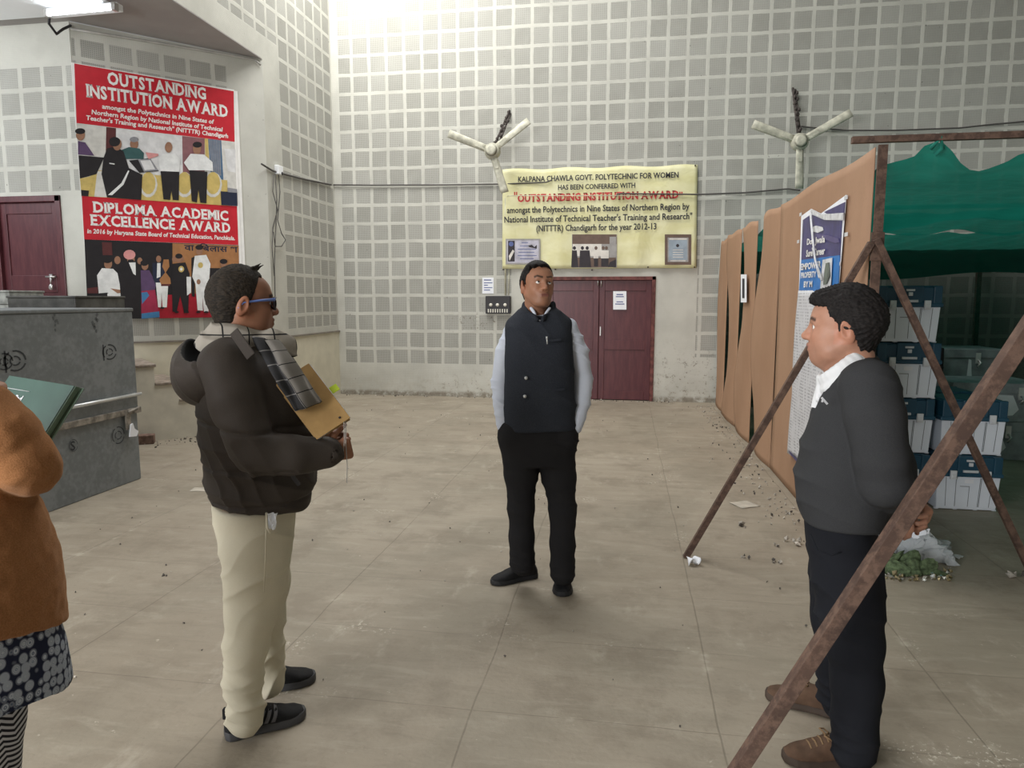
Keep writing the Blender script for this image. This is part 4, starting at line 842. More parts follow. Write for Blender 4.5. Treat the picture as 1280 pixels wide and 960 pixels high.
def flake(name, x, y, w, d, lab, cat, m, lift=.012, rz=.3):
    p = at_z(x, y); mb = MB(); mb.grid(lambda u, v: p + np.array([math.cos(rz) * (u - .5) * w - math.sin(rz) * (v - .5) * d, math.sin(rz) * (u - .5) * w + math.cos(rz) * (v - .5) * d, .002 + lift * (abs(math.sin(u * 4 + v * 2)))]), 8, 6)
    return tag(build(name, mb, m, origin=p, thick=.002), lab, cat)
M_card = simple('dusty card', (.46, .42, .35), .85)
flake('paper_sheet', 931, 631, .17, .16, 'pale dusty square sheet lying on floor beside leaning iron brace', 'paper', M_card, .003, .5)
flake('paper_scrap', 252, 612, .16, .11, 'pale scrap of paper flat on floor behind the man in brown jacket', 'paper', M_card, .003, .2)
flake('paper_scrap', 1196, 697, .06, .05, 'small grey scrap on floor right of the rubbish heap', 'paper', M_pls, .01, .8)
flake('paper_scrap', 867, 706, .075, .05, 'curled white scrap at foot of the leaning iron brace', 'paper', M_paper, .045, .2)
for x, y, s, lab in ((925, 658, .05, 'torn strip of grey litter on floor under the square paper sheet'), (931, 697, .04, 'small grey lump of plaster on floor, third from the leaning brace foot'), (990, 680, .06, 'flat plaster chip on floor close to the trousers of man in sweater'), (972, 683, .04, 'crumbled plaster chip beside a flatter chip near the partition'), (974, 703, .045, 'dark crumbled chip on floor nearest the sweater man\'s legs'), (988, 643, .03, 'pale stone at foot of the brown board partition'), (1265, 720, .07, 'dark twisted litter at foot of the brace before the crates'), (205, 720, .022, 'small white chip on floor between steel trunk and man in brown jacket')):
    mb = MB(); p = at_z(x, y)
    for i in range(4): pebble(mb, p + np.array([rng.normal(0, s * .5), rng.normal(0, s * .3), 0]), s * rng.uniform(.25, .55), int(rng.random() < .35))
    tag(build('plaster_chip', mb, [M_stone, M_stoned], origin=p), lab, 'litter')
# rubbish heap by the crates
k = NT('clear plastic film', .15, 0, .6); tr_ = k.n('ShaderNodeBsdfTransparent'); k.b.inputs['Base Color'].default_value = (.62, .66, .68, 1); mx = k.n('ShaderNodeMixShader'); mx.inputs[0].default_value = .4; k.t.links.new(k.b.outputs[0], mx.inputs[1]); k.t.links.new(tr_.outputs[0], mx.inputs[2]); k.t.links.new(mx.outputs[0], k.out.inputs[0]); M_film = k.mat
def crumple(name, x, y, w, d, h, m, lab, cat, seed, nf=5.0, th=.002):
    p = at_z(x, y); g = np.random.default_rng(seed); A = g.normal(0, 1, (9, 3)); ph = g.uniform(0, 6.28, 9)
    def fn(u, v):
        r = max(abs(u - .5), abs(v - .5)) * 2; z = h * max(0, 1 - r ** 2.2) * (.55 + .45 * abs(math.sin(u * nf * 1.7 + seed) * math.cos(v * nf * 1.3))); jit = sum(.012 * math.sin(A[i, 0] * u * 14 + A[i, 1] * v * 14 + ph[i]) for i in range(9))
        return p + np.array([(u - .5) * w * (1 + .2 * math.sin(v * 7 + seed)) + jit, (v - .5) * d * (1 + .25 * math.sin(u * 6 + seed)), .004 + max(0, z + jit * .7 * (1 - r))])
    mb = MB(); mb.grid(fn, 30, 24, smooth=False); return tag(build(name, mb, m, origin=p, thick=th), lab, cat)
crumple('plastic_bag', 1158, 695, .26, .26, .15, M_film, 'crumpled clear plastic bag on rubbish heap behind the sweater man', 'bag', 3)
crumple('plastic_bag', 1120, 688, .20, .2, .20, M_film, 'greyish clear plastic bag standing at back of rubbish heap', 'bag', 8)
crumple('paper_wad', 1152, 692, .16, .12, .18, M_paper, 'crumpled white paper lying on top of the rubbish heap', 'paper', 5)
crumple('green_cloth', 1130, 712, .30, .20, .10, simple('green netting heap', (.085, .12, .06), .8, var=.5, scale=40), 'crumpled green netting in front of rubbish heap', 'cloth', 12, 9)
M_brass = simple('dull brass', (.30, .25, .14), .35, .6, var=.4); M_tin = simple('bright tin', (.70, .72, .68), .22, .8)
mb = MB()
for i in range(90):
    p = at_z(rng.uniform(1104, 1190), rng.uniform(713, 727)); pebble(mb, p, rng.uniform(.007, .02), int(rng.random() < .25))
tag(build('metal_scrap', mb, [M_brass, M_tin], origin=at_z(1150, 722)), 'shiny scraps of metal and foil along front of rubbish heap', 'scrap', kind='stuff')

# ================================================================== PEOPLE
def unit(v): v = np.array(v, float); return v / np.linalg.norm(v)
class Vox:
    """signed-distance modelling: blended solids on a grid, surfaced with surface nets"""
    def __init__(s, lo, hi, h):
        s.h = h; s.lo = np.array(lo, float); s.ax = [np.arange(lo[i], hi[i] + h, h).astype(np.float32) for i in range(3)]
        s.F = np.full([len(a) for a in s.ax], .3, np.float32)
    def blk(s, lo, hi):
        sl = []
        for i in range(3):
            a = max(0, int((lo[i] - s.lo[i]) / s.h)); b = min(len(s.ax[i]), int((hi[i] - s.lo[i]) / s.h) + 2); sl.append(slice(a, max(a, b)))
        X = s.ax[0][sl[0]][:, None, None]; Y = s.ax[1][sl[1]][None, :, None]; Z = s.ax[2][sl[2]][None, None, :]
        return tuple(sl), X, Y, Z
    def put(s, sl, d, k, op):
        A = s.F[sl]
        if A.size == 0: return s
        if op == 's':
            P, Q = A, -d; hh = np.maximum(k - np.abs(P - Q), 0) / k; s.F[sl] = np.maximum(P, Q) + hh * hh * k * .25
        else:
            hh = np.maximum(k - np.abs(A - d), 0) / k; s.F[sl] = np.minimum(A, d) - hh * hh * k * .25
        return s
    def cone(s, a, b, ra, rb, k=.02, op='u', flat=None):
        a = np.array(a, float); b = np.array(b, float); m = max(ra, rb) * (max(1, flat[1]) if flat else 1) + k + .012
        sl, X, Y, Z = s.blk(np.minimum(a, b) - m, np.maximum(a, b) + m); d = b - a; L2 = float(d @ d) + 1e-12
        px, py, pz = X - a[0], Y - a[1], Z - a[2]; t = np.clip((px * d[0] + py * d[1] + pz * d[2]) / L2, 0, 1)
        qx, qy, qz = px - t * d[0], py - t * d[1], pz - t * d[2]
        if flat:
            n = unit(flat[0]); c = (qx * n[0] + qy * n[1] + qz * n[2]) * (1 / flat[1] - 1); qx, qy, qz = qx + c * n[0], qy + c * n[1], qz + c * n[2]
        return s.put(sl, np.sqrt(qx * qx + qy * qy + qz * qz) - (ra + (rb - ra) * t), k, op)
    def chain(s, P, R, k=.02, op='u', flat=None):
        for i in range(len(P) - 1): s.cone(P[i], P[i + 1], R[i], R[i + 1], k, op, flat)
        return s
    def ell(s, c, r, k=.02, op='u', M=None):
        c = np.array(c, float); m = max(r) + k + .012; sl, X, Y, Z = s.blk(c - m, c + m); M = np.eye(3) if M is None else M
        p = [X - c[0], Y - c[1], Z - c[2]]; q = [p[0] * M[0][i] + p[1] * M[1][i] + p[2] * M[2][i] for i in range(3)]
        k0 = np.sqrt(sum((q[i] / r[i]) ** 2 for i in range(3))); k1 = np.sqrt(sum((q[i] / r[i] ** 2) ** 2 for i in range(3))) + 1e-6
        return s.put(sl, k0 * (k0 - 1) / k1, k, op)
    def loft(s, st, ex, ey, k=.02, n=2.2, smooth=.03, op='u'):
        """st rows: z, cx, cy, ra, rb (radii along ex and ey)"""
        st = sorted(st); zs = [q[0] for q in st]; g = np.linspace(zs[0], zs[-1], 160); w = max(1, int(smooth / (g[1] - g[0]))); ker = np.ones(2 * w + 1) / (2 * w + 1)
        cols = [np.convolve(np.pad(np.interp(g, zs, [q[i] for q in st]), w, mode='edge'), ker, 'valid') for i in range(1, 5)]
        m = max(max(cols[2]), max(cols[3])) + k + .02
        sl, X, Y, Z = s.blk((min(cols[0]) - m, min(cols[1]) - m, zs[0] - k - .02), (max(cols[0]) + m, max(cols[1]) + m, zs[-1] + k + .02))
        cx, cy, ra, rb = [np.interp(Z, g, c).astype(np.float32) for c in cols]; ex, ey = unit(ex), unit(ey)
        a = (X - cx) * ex[0] + (Y - cy) * ex[1]; b = (X - cx) * ey[0] + (Y - cy) * ey[1]
        d = ((np.abs(a / ra) ** n + np.abs(b / rb) ** n) ** (1 / n) - 1) * np.minimum(ra, rb); e = np.maximum(zs[0] - Z, Z - zs[-1]) + .012
        d = np.where(e > 0, np.where(d > -.012, np.sqrt(np.maximum(d + .012, 0) ** 2 + e * e) - .012, e - .012), d)
        return s.put(sl, d.astype(np.float32), k, op)
    def cut(s, p, n, k=.012):
        """remove what lies on the side the normal points to"""
        n = unit(n); X, Y, Z = s.ax[0][:, None, None], s.ax[1][None, :, None], s.ax[2][None, None, :]
        d = ((X - p[0]) * n[0] + (Y - p[1]) * n[1] + (Z - p[2]) * n[2]).astype(np.float32)
        hh = np.maximum(k - np.abs(s.F - d), 0) / k; s.F = np.maximum(s.F, d) + hh * hh * k * .25; return s
    def custom(s, lo, hi, fn, k=.01, op='u'):
        sl, X, Y, Z = s.blk(lo, hi); return s.put(sl, fn(X, Y, Z).astype(np.float32), k, op)
    def surface(s):
        F = s.F; ins = F < 0; n = np.zeros([q - 1 for q in F.shape], np.uint8)
        cs = [(a, b, c) for a in (0, 1) for b in (0, 1) for c in (0, 1)]; S = n.shape
        for a, b, c in cs: n += ins[a:a + S[0], b:b + S[1], c:c + S[2]]
        act = (n > 0) & (n < 8); I, J, K = np.nonzero(act); idx = -np.ones(S, np.int64); idx[I, J, K] = np.arange(len(I))
        val = {q: F[I + q[0], J + q[1], K + q[2]] for q in cs}; acc = np.zeros((len(I), 3)); cnt = np.zeros(len(I))
        for p in cs:
            for ax in range(3):
                if p[ax]: continue
                q = list(p); q[ax] = 1; q = tuple(q); va, vb = val[p], val[q]; m = (va < 0) != (vb < 0); t = np.where(m, va / np.where(va == vb, 1, va - vb), 0)
                pt = np.array(p, float)[None, :].repeat(len(I), 0); pt[:, ax] = t; acc[m] += pt[m]; cnt[m] += 1
        V = (np.stack([I, J, K], 1) + acc / np.maximum(cnt, 1)[:, None]) * s.h + s.lo
        Q = []
        for ax in range(3):
            o1, o2 = [(1, 2), (2, 0), (0, 1)][ax]; sl0 = [slice(None)] * 3; sl1 = [slice(None)] * 3; sl0[ax] = slice(0, -1); sl1[ax] = slice(1, None)
            A, B = ins[tuple(sl0)], ins[tuple(sl1)]; m = A != B; P = np.stack(np.nonzero(m), 1); ok = (P[:, o1] > 0) & (P[:, o2] > 0) & (P[:, o1] < F.shape[o1] - 1) & (P[:, o2] < F.shape[o2] - 1); P = P[ok]
            e1 = np.zeros(3, int); e1[o1] = 1; e2 = np.zeros(3, int); e2[o2] = 1
            q = np.stack([idx[tuple((P - e1 - e2).T)], idx[tuple((P - e2).T)], idx[tuple(P.T)], idx[tuple((P - e1).T)]], 1); fl = A[tuple(P.T)]; q[~fl] = q[~fl][:, ::-1]; Q.append(q)
        G = [np.gradient(F, axis=i)[I, J, K] for i in range(3)] if F.size < 3e7 else None
        N = np.stack(G, 1); N /= np.linalg.norm(N, axis=1)[:, None] + 1e-9
        return V, np.concatenate(Q), N

def nz3(V, f, seed=0.0):
    """cheap smooth noise, about -1..1"""
    x, y, z = (V * f).T + seed; w = np.sin(1.7 * x + 1.3 * np.sin(2.1 * y + seed) + .7 * z) + np.sin(1.9 * y + 1.5 * np.sin(1.3 * z + 2 * seed) + 1.1 * x) + np.sin(2.3 * z + 1.1 * np.sin(1.7 * x + seed) - .6 * y)
    return w / 3
def ridge(V, d, lam, warp=1.0, seed=0.0, f=9.0):
    """soft cloth folds running across direction d"""
    t = (V @ unit(d)) / lam * 2 * math.pi + warp * 2.2 * nz3(V, f, seed); s_ = (1 - np.abs(np.sin(t / 2))) ** 1.7; return (1.5 * s_ - .35) * np.clip(.45 + .95 * nz3(V, f * .7, seed + 3), 0, 1.2)

def emit(name, vox, mats, parent, disp=None, midx=None, colors=None, top=None, minfaces=0):
    V, Q, N = vox.surface()
    if disp is not None: V = V + N * disp(V, N)[:, None]
    me = bpy.data.meshes.new(name); nv, nq = len(V), len(Q)
    me.vertices.add(nv); me.vertices.foreach_set('co', V.astype(np.float32).ravel()); me.loops.add(nq * 4); me.loops.foreach_set('vertex_index', Q.astype(np.int32).ravel())
    me.polygons.add(nq); me.polygons.foreach_set('loop_start', np.arange(0, nq * 4, 4, dtype=np.int32)); me.polygons.foreach_set('loop_total', np.full(nq, 4, np.int32))
    for q in (mats if isinstance(mats, (list, tuple)) else [mats]): me.materials.append(q)
    if midx is not None: me.polygons.foreach_set('material_index', midx(V[Q].mean(1), N[Q].mean(1)).astype(np.int32))
    me.update(); me.polygons.foreach_set('use_smooth', np.ones(nq, bool))
    if colors is not None:
        ca = me.color_attributes.new('tone', 'FLOAT_COLOR', 'POINT'); c = np.ones((nv, 4), np.float32); c[:, :3] = colors(V); ca.data.foreach_set('color', c.ravel())
    me.validate(); o = bpy.data.objects.new(name, me); col.objects.link(o)
    if parent: o.parent = parent
    return o

def skin_mat(name, rough=.5):
    k = NT(name, rough, 0, .35); at = k.n('ShaderNodeAttribute', attribute_name='tone'); nz = k.noise(55, 3)
    k.color(k.mix(k.m('MULTIPLY', k.step(nz, .3, .7), .12), at.outputs['Color'], (.20, .08, .05))); k.b.inputs['Subsurface Weight'].default_value = .06; k.b.inputs['Subsurface Radius'].default_value = (.010, .004, .002)
    k.bump(k.noise(260, 2), .12, .001); return k.mat
M_skin = skin_mat('skin')
def hair_mat(name, c, c2):
    k = NT(name, .72, 0, .18); n1 = k.noise(230, 3, stretch=(.22, 1, 1), dist=.8); k.color(k.mix(k.step(n1, .35, .7), c, c2)).bump(n1, .55, .004); return k.mat
M_hair = hair_mat('black hair', (.008, .007, .007), (.022, .019, .018)); M_hairb = hair_mat('cropped dark brown hair', (.012, .010, .008), (.040, .030, .021))
M_eye = simple('eye white', (.72, .70, .66), .25, spec=.5); M_iris = simple('dark iris', (.02, .012, .008), .2, spec=.6)

class Head:
    def __init__(s, C, yaw, pitch=0.0, roll=0.0, size=1.0):
        y, p = math.radians(yaw), math.radians(pitch); s.C = np.array(C, float); s.k = size
        s.f = np.array([math.cos(y) * math.cos(p), math.sin(y) * math.cos(p), math.sin(p)]); s.l = np.array([-math.sin(y), math.cos(y), 0]); s.u = np.cross(s.f, s.l)
        if roll: r = math.radians(roll); s.l, s.u = s.l * math.cos(r) + s.u * math.sin(r), s.u * math.cos(r) - s.l * math.sin(r)
        s.M = np.stack([s.f, s.l, s.u], 1)
    def P(s, f, l, u): return s.C + s.k * (s.f * f + s.l * l + s.u * u)
    def loc(s, V): return (V - s.C) @ s.M / s.k
    def build(s, v, jowl=0.0, nose=1.0):
        K = s.k
        def e(c, r, k=.02, op='u'): v.ell(s.P(*c), tuple(q * K for q in r), k * K, op, s.M)
        def c(a, b, ra, rb, k=.015, op='u', flat=None): v.cone(s.P(*a), s.P(*b), ra * K, rb * K, k * K, op, flat)
        e((-.014, 0, .032), (.094, .075, .090)); e((-.052, 0, .018), (.062, .066, .066), .03)
        e((.034, 0, -.032), (.058, .060 + jowl * .4, .082), .03); e((.030, 0, .045), (.062, .064, .050), .03)
        for q in (1, -1):
            c((-.012, q * .054, -.045), (.055, q * .026, -.097), .022 + jowl * .5, .018 + jowl * .4, .03)
            e((.054, q * .036, -.030), (.028 + jowl * .3, .024, .026), .025)
            if jowl: e((.028, q * .044, -.072), (.04, .022 + jowl, .034), .03)
        e((.068, 0, -.098), (.024, .026, .020), .022); e((.073, 0, -.064), (.026, .032, .028), .022)
        c((.080, -.032, .024), (.080, .032, .024), .013, .013, .02)
        for q in (1, -1): e((.096, q * .031, .004), (.014, .018, .0105), .012, 's')
        c((.088, 0, .014), (.108 + .006 * (nose - 1), 0, -.026), .0075, .0125 * nose, .014); e((.109, 0, -.029), (.0125 * nose, .0125, .0105), .010)
        for q in (1, -1): e((.098, q * .0135, -.033), (.012, .008, .0085), .008); e((.106, q * .007, -.0405), (.005, .0035, .004), .004, 's')
        c((.0985, -.017, -.058), (.0985, .017, -.058), .0052, .0052, .008); c((.102, -.006, -.0565), (.102, .006, -.0565), .0045, .0045, .006)
        c((.0955, -.016, -.071), (.0955, .016, -.071), .006, .006, .009); c((.104, -.025, -.0645), (.104, .025, -.0645), .0034, .0034, .004, 's')
        for q in (1, -1):
            c((.083, q * .018, .0135), (.080, q * .044, .0125), .0052, .0045, .006); c((.082, q * .020, -.0065), (.079, q * .042, -.006), .004, .004, .006)   # eyelids
            ax = s.f * .9 + s.l * q * .35; ear = s.P(-.020, q * .083, -.008)
            Me = np.stack([unit(s.f * .93 + s.l * q * .25 - s.u * .2), unit(s.l * q * .95 - s.f * .3), unit(s.u + s.f * -.18)], 1)
            v.ell(ear, (.021 * K, .0085 * K, .034 * K), .004, 'u', Me); v.ell(s.P(-.006, q * .077, -.022), (.010 * K, .008 * K, .018 * K), .006, 'u', Me); v.ell(s.P(-.013, q * .092, -.005), (.0115 * K, .007 * K, .020 * K), .004, 's', Me)
    def neck(s, v, base, r0=.054, r1=.060): v.chain([s.P(-.022, 0, -.05), s.P(-.034, 0, -.10), np.array(base)], [r0 * s.k, r0 * s.k, r1], .03)
    def tone(s, V, base, lip=(.30, .11, .09), brow=(.02, .013, .01), stubble=.0, browlift=0.0):
        q = s.loc(V); f, l, u = q.T; base = np.array(base); c = np.repeat(base[None, :], len(V), 0); n = nz3(V, 40, 1.0)
        def blend(w, t): nonlocal c; w = np.clip(w, 0, 1)[:, None]; c = c * (1 - w) + np.array(t) * w
        face = (f > .02) & (np.abs(l) < .08) & (np.abs(u) < .13); ch = np.exp(-(((np.abs(l) - .038) / .02) ** 2 + ((u + .032) / .022) ** 2)) * (f > .03); blend(ch * .35, base * np.array([1.18, .95, .85]))
        blend(.35 * np.exp(-((l / .02) ** 2 + ((u + .03) / .016) ** 2)) * (f > .08), base * np.array([1.15, .95, .88]))
        ear = (np.abs(l) > .070) & (f < .02) & (f > -.05) & (np.abs(u + .01) < .04); blend(ear * .4, base * np.array([1.15, .85, .78]))
        if stubble: blend(stubble * np.clip((-u - .045) / .03, 0, 1) * (f > -.02) * (np.abs(l) < .085) * (u > -.14) * (.8 + .3 * n), base * np.array([.42, .45, .48])); blend(stubble * .9 * np.exp(-(((u + .048) / .007) ** 2)) * (np.abs(l) < .027) * (f > .07), base * .35)
        blend(np.exp(-(((u + .0645) / .0095) ** 4 + (l / .025) ** 4)) * (f > .082), lip)
        bu = .0265 + browlift + .006 * np.clip((np.abs(l) - .018) / .02, 0, 1) - .006 * np.clip((np.abs(l) - .040) / .012, 0, 1); blend(.95 * np.exp(-(((u - bu) / .0058) ** 4)) * (np.abs(l) > .011) * (np.abs(l) < .052) * (f > .045), brow)
        blend(.35 * np.exp(-(((u - .003) / .014) ** 2 + ((np.abs(l) - .031) / .02) ** 2)) * (f > .06), base * np.array([.62, .52, .5]))
        return c
    def hair(s, name, parent, line, top=.014, side=.008, mat=None, puff=(), jag=.0025, res=.0035, tufts=(), rnd=1.0):
        """line: (f, u) hairline seen from the side; puff: extra ellipsoids (f,l,u, rf,rl,ru)"""
        K = s.k; v = Vox(s.C - .19, s.C + .21, res)
        v.ell(s.P(-.014, 0, .032 + (top - side) * .5), ((.094 + side) * K, (.075 + side) * K, (.090 + (top + side) * .5) * K), .01, 'u', s.M); v.ell(s.P(-.052, 0, .018), ((.062 + side) * K, (.066 + side) * K, (.066 + side) * K), .03, 'u', s.M)
        for p in puff: v.ell(s.P(*p[:3]), tuple(q * K for q in p[3:6]), .02, 'u', s.M)
        v.ell(s.P(-.05, 0, -.045), (.050 * K, (.052 + side) * K, .06 * K), .025, 'u', s.M)
        X, Y, Z = v.ax[0][:, None, None] - s.C[0], v.ax[1][None, :, None] - s.C[1], v.ax[2][None, None, :] - s.C[2]
        q = [(X * s.M[0, i] + Y * s.M[1, i] + Z * s.M[2, i]) / K for i in range(3)]; lf, lu = zip(*sorted(line)); cutv = (np.interp(q[0], lf, lu) + .006 * np.sin(q[0] * 160 + q[1] * 130) * rnd - q[2]) * .75 * K
        k = .006; hh = np.maximum(k - np.abs(v.F - cutv), 0) / k; v.F = (np.maximum(v.F, cutv) + hh * hh * k * .25).astype(np.float32)
        for t in tufts: v.cone(s.P(*t[:3]), s.P(*t[3:6]), t[6] * K, .0015, .004)
        strand = s.f * .25 + s.l * .9
        return emit(name, v, mat or M_hair, parent, lambda V, N: jag * (.8 * ridge(V, s.l + .3 * s.u, .011, 1.2, 2.0, 24) + .5 * nz3(V, 120, .4) + .4 * nz3(V, 230, 2.4)))
    def eyes(s, parent, gaze=(1, 0, 0)):
        g = unit(gaze); gd = s.f * g[0] + s.l * g[1] + s.u * g[2]
        for q in (1, -1):
            mb = MB(); c = s.P(.0765, q * .031, .0035); r = .0122 * s.k; n = 22
            zax = gd; xa = unit(np.cross(zax, [0, 0, 1.0])); ya = np.cross(zax, xa); R = np.stack([xa, ya, zax], 1); mb.ell(c, (r, r, r), 0, 20, 16, R)
            for i, fc in enumerate(mb.f):
                m_ = np.mean([mb.v[j] for j in fc], 0) - c
                if m_ @ gd > r * .86: mb.mi[i] = 1
            build('eye', mb, [M_eye, M_iris], parent, local=True)

def hand(v, W, d, n, side, curl=(40, 50, 30), size=1.0, thumb=(.5, .6), spread=.1):
    """W wrist, d wrist to knuckles, n out of the palm, side +1/-1 for which edge the index finger lies on"""
    d, n = unit(d), unit(n); n = unit(n - d * (n @ d)); w = np.cross(d, n) * side; k = size
    v.chain([W - d * .03, W + d * .01], [.026 * k, .025 * k], .02, 'u', (n, .75))
    for q in (-1, -.33, .33, 1): v.cone(W + d * .012 * k + w * q * .018 * k, W + d * .082 * k + w * q * .030 * k, .015 * k, .0125 * k, .014)
    for i, (q, L) in enumerate(((1, .072), (.36, .080), (-.32, .075), (-.98, .060))):
        p = W + d * (.086 - .005 * abs(q)) * k + w * q * .030 * k; a = 0.0; P = [p - d * .012]; R = [.0098 * k]
        for j, (fr, cu) in enumerate(zip((.45, .30, .25), curl)):
            a += math.radians(cu * (1 + .06 * i)); dd = d * math.cos(a) + n * math.sin(a) + w * q * spread * (1 if j == 0 else .3); P.append(P[-1] + unit(dd) * L * fr * k * (1.15 if j == 0 else 1)); R.append((.0092, .0082, .0068)[j] * k)
        v.chain(P, R, .004)
    t0 = W + d * .022 * k + w * .026 * k; t1 = t0 + unit(d * .6 + w * .75 + n * thumb[0] * .6) * .042 * k; t2 = t1 + unit(d * .9 + w * .15 + n * thumb[0]) * .034 * k; t3 = t2 + unit(d * .9 - w * .15 + n * thumb[1]) * .026 * k
    v.chain([t0, t1, t2, t3], [.016 * k, .012 * k, .0105 * k, .0078 * k], .008)

def shoe(parent, heel, toe, mu, ms, width=.048, top=.078, sole_h=.028, length=None, toe_h=.046, laces=None, name='shoe'):
    h, t = np.array(heel, float), np.array(toe, float); h[2] = t[2] = 0; d = unit(t - h); L = length or np.linalg.norm(t - h); t = h + d * L; w = np.array([-d[1], d[0], 0])
    S = [0, .04, .12, .28, .45, .62, .76, .88, .96, 1.0]; HW = np.array([.30, .62, .74, .72, .78, .96, 1.0, .86, .55, .15]) * width
    TP = np.array([.55, .90, 1.0, 1.08, 1.10, .82, toe_h / top + .10, toe_h / top, toe_h / top * .82, toe_h / top * .45]) * top
    def field(hwadd, z0, topf):
        def fn(X, Y, Z):
            s_ = ((X - h[0]) * d[0] + (Y - h[1]) * d[1]) / L; q = (X - h[0]) * w[0] + (Y - h[1]) * w[1]
            hw = np.interp(s_, S, HW) + hwadd; tp = topf(s_); z = (Z - z0) / np.maximum(tp - z0, .004)
            e = (np.abs(q / hw) ** 2.6 + np.abs(np.maximum(z, 0)) ** 2.6) ** (1 / 2.6) - 1; dd = e * np.minimum(hw, np.maximum(tp - z0, .006))
            return np.maximum(np.maximum(dd, z0 - Z), np.maximum(-s_, s_ - 1.0) * L)
        return fn
    lo, hi = np.minimum(h, t) - .09, np.maximum(h, t) + .09; lo[2], hi[2] = -.012, .15
    v = Vox(lo, hi, .004); v.custom(lo, hi, field(0, sole_h * .8, lambda s_: np.interp(s_, S, TP)), .006); v.cut((0, 0, sole_h * .75), (0, 0, -1), .004)
    sh = emit(name, v, mu, parent, lambda V, N: .0012 * nz3(V, 60))
    v = Vox(lo, hi, .004); v.custom(lo, hi, field(.007, 0.0, lambda s_: sole_h * 1.35 + 0 * s_ + .012 * np.clip(s_ - .8, 0, 1)), .004); v.cut((0, 0, 0.002), (0, 0, -1), .003); v.cut((0, 0, sole_h), (0, 0, 1), .003); emit('sole', v, ms, sh)
    return sh, h, d, w, L, (lambda s_, z: np.interp(s_, S, HW) * max(0, 1 - (max(0, z - sole_h * .8) / (np.interp(s_, S, TP) - sole_h * .8)) ** 2.6) ** (1 / 2.6)), (lambda s_: np.interp(s_, S, TP))

class Person:
    """maps photograph points to the person's own frame (x right, y away, z up) on the upright plane through the feet"""
    def __init__(s, fx, fy):
        s.base = at_z(fx, fy); s.n = np.array([-math.sin(YAW), math.cos(YAW), 0]); s.r = np.array([math.cos(YAW), math.sin(YAW), 0])
    def __call__(s, x, y, dy=0.0):
        d = ray(x, y); p = EYE + d * (((s.base + s.n * dy - EYE) @ s.n) / (d @ s.n)); return s.w2l(p)
    def w2l(s, p): q = np.array(p) - s.base; return np.array([q @ s.r, q @ s.n, q[2]])
    def floor(s, x, y): return s.w2l(at_z(x, y))
    def st(s, y, xl, xr, side, dy=0.0, f=1.0):
        a, b = s(xl, y, dy), s(xr, y, dy); c = (a + b) / 2; return (c[2], c[0], c[1], (b[0] - a[0]) / 2 * f, side)
    def finish(s, o, label): o.location = s.base; o.rotation_euler = (0, 0, YAW); return tag(o, label, 'person')
def vdir(deg): a = math.radians(deg); return np.array([math.cos(a), math.sin(a), 0])

# ------------------------------------------------------------------ man in dark vest (centre)
P = Person(665, 735); ex, ey = np.array([1., 0, 0]), np.array([0, 1., 0])
H = Head(P(672.5, 357.5, -.01), -71, 9, -3, .98)
v = Vox((-.42, -.30, -.01), (.42, .32, 1.86), .0042)
H.build(v); H.neck(v, P(670, 402, .03))
v.loft([P.st(398, 652, 697, .06, .03), P.st(412, 640, 708, .085, .02), P.st(470, 640, 708, .09), P.st(540, 640, 704, .09)], ex, ey)
for pts in (((646, 412, .03), (626.5, 478, .045), (631, 527, .0)), ((706, 410, .03), (728.5, 474, .045), (720, 530, .0))): v.chain([P(*p) for p in pts], [.042, .030, .026], .02)
v.chain([P(652, 540), P(652, 636), P(653, 706, .0)], [.075, .05, .032], .03); v.chain([P(690, 540), P(702, 636, -.03), P(703, 722, -.07)], [.075, .05, .04], .03)
v.cone(P.floor(664, 716) + [0, .03, .040], P.floor(645, 722) + [0, .01, .034], .020, .012, .01); v.cone(P.floor(703, 724) + [0, .01, .05], P.floor(703, 738) + [0, 0, .040], .026, .016, .02)
hand(v, P(634, 524, .0), P(646, 552, -.01) - P(634, 524, 0), (.9, .1, 0), 1, (15, 15, 10), .92); hand(v, P(717, 528, .0), P(704, 554, -.01) - P(717, 528, 0), (-.9, .1, 0), -1, (15, 15, 10), .92)
man = emit('person', v, M_skin, None, colors=lambda V: H.tone(V, (.335, .165, .098), stubble=.30, browlift=.003, lip=(.19, .07, .055)))
P.finish(man, 'man standing in dark sleeveless vest and white shirt, hands in pockets, looking up')
H.hair('hair', man, ((-.12, -.055), (-.075, -.075), (-.055, -.06), (-.045, .0), (-.032, .028), (.0, .024), (.006, .0), (.011, .03), (.035, .048), (.05, .078), (.07, .088), (.12, .10)), .018, .010, puff=((.035, -.02, .088, .055, .06, .030),))
H.eyes(man, (1, .12, .42))
M_vest = cloth('charcoal tweed vest', (.020, .023, .030), (.035, .039, .048), 420, .35); M_shirt = cloth('pale blue white shirt', (.60, .64, .72), (.56, .60, .69), 900, .12, .05); M_trb = cloth('black trousers', (.014, .014, .015), (.020, .019, .020), 800, .15, .12)
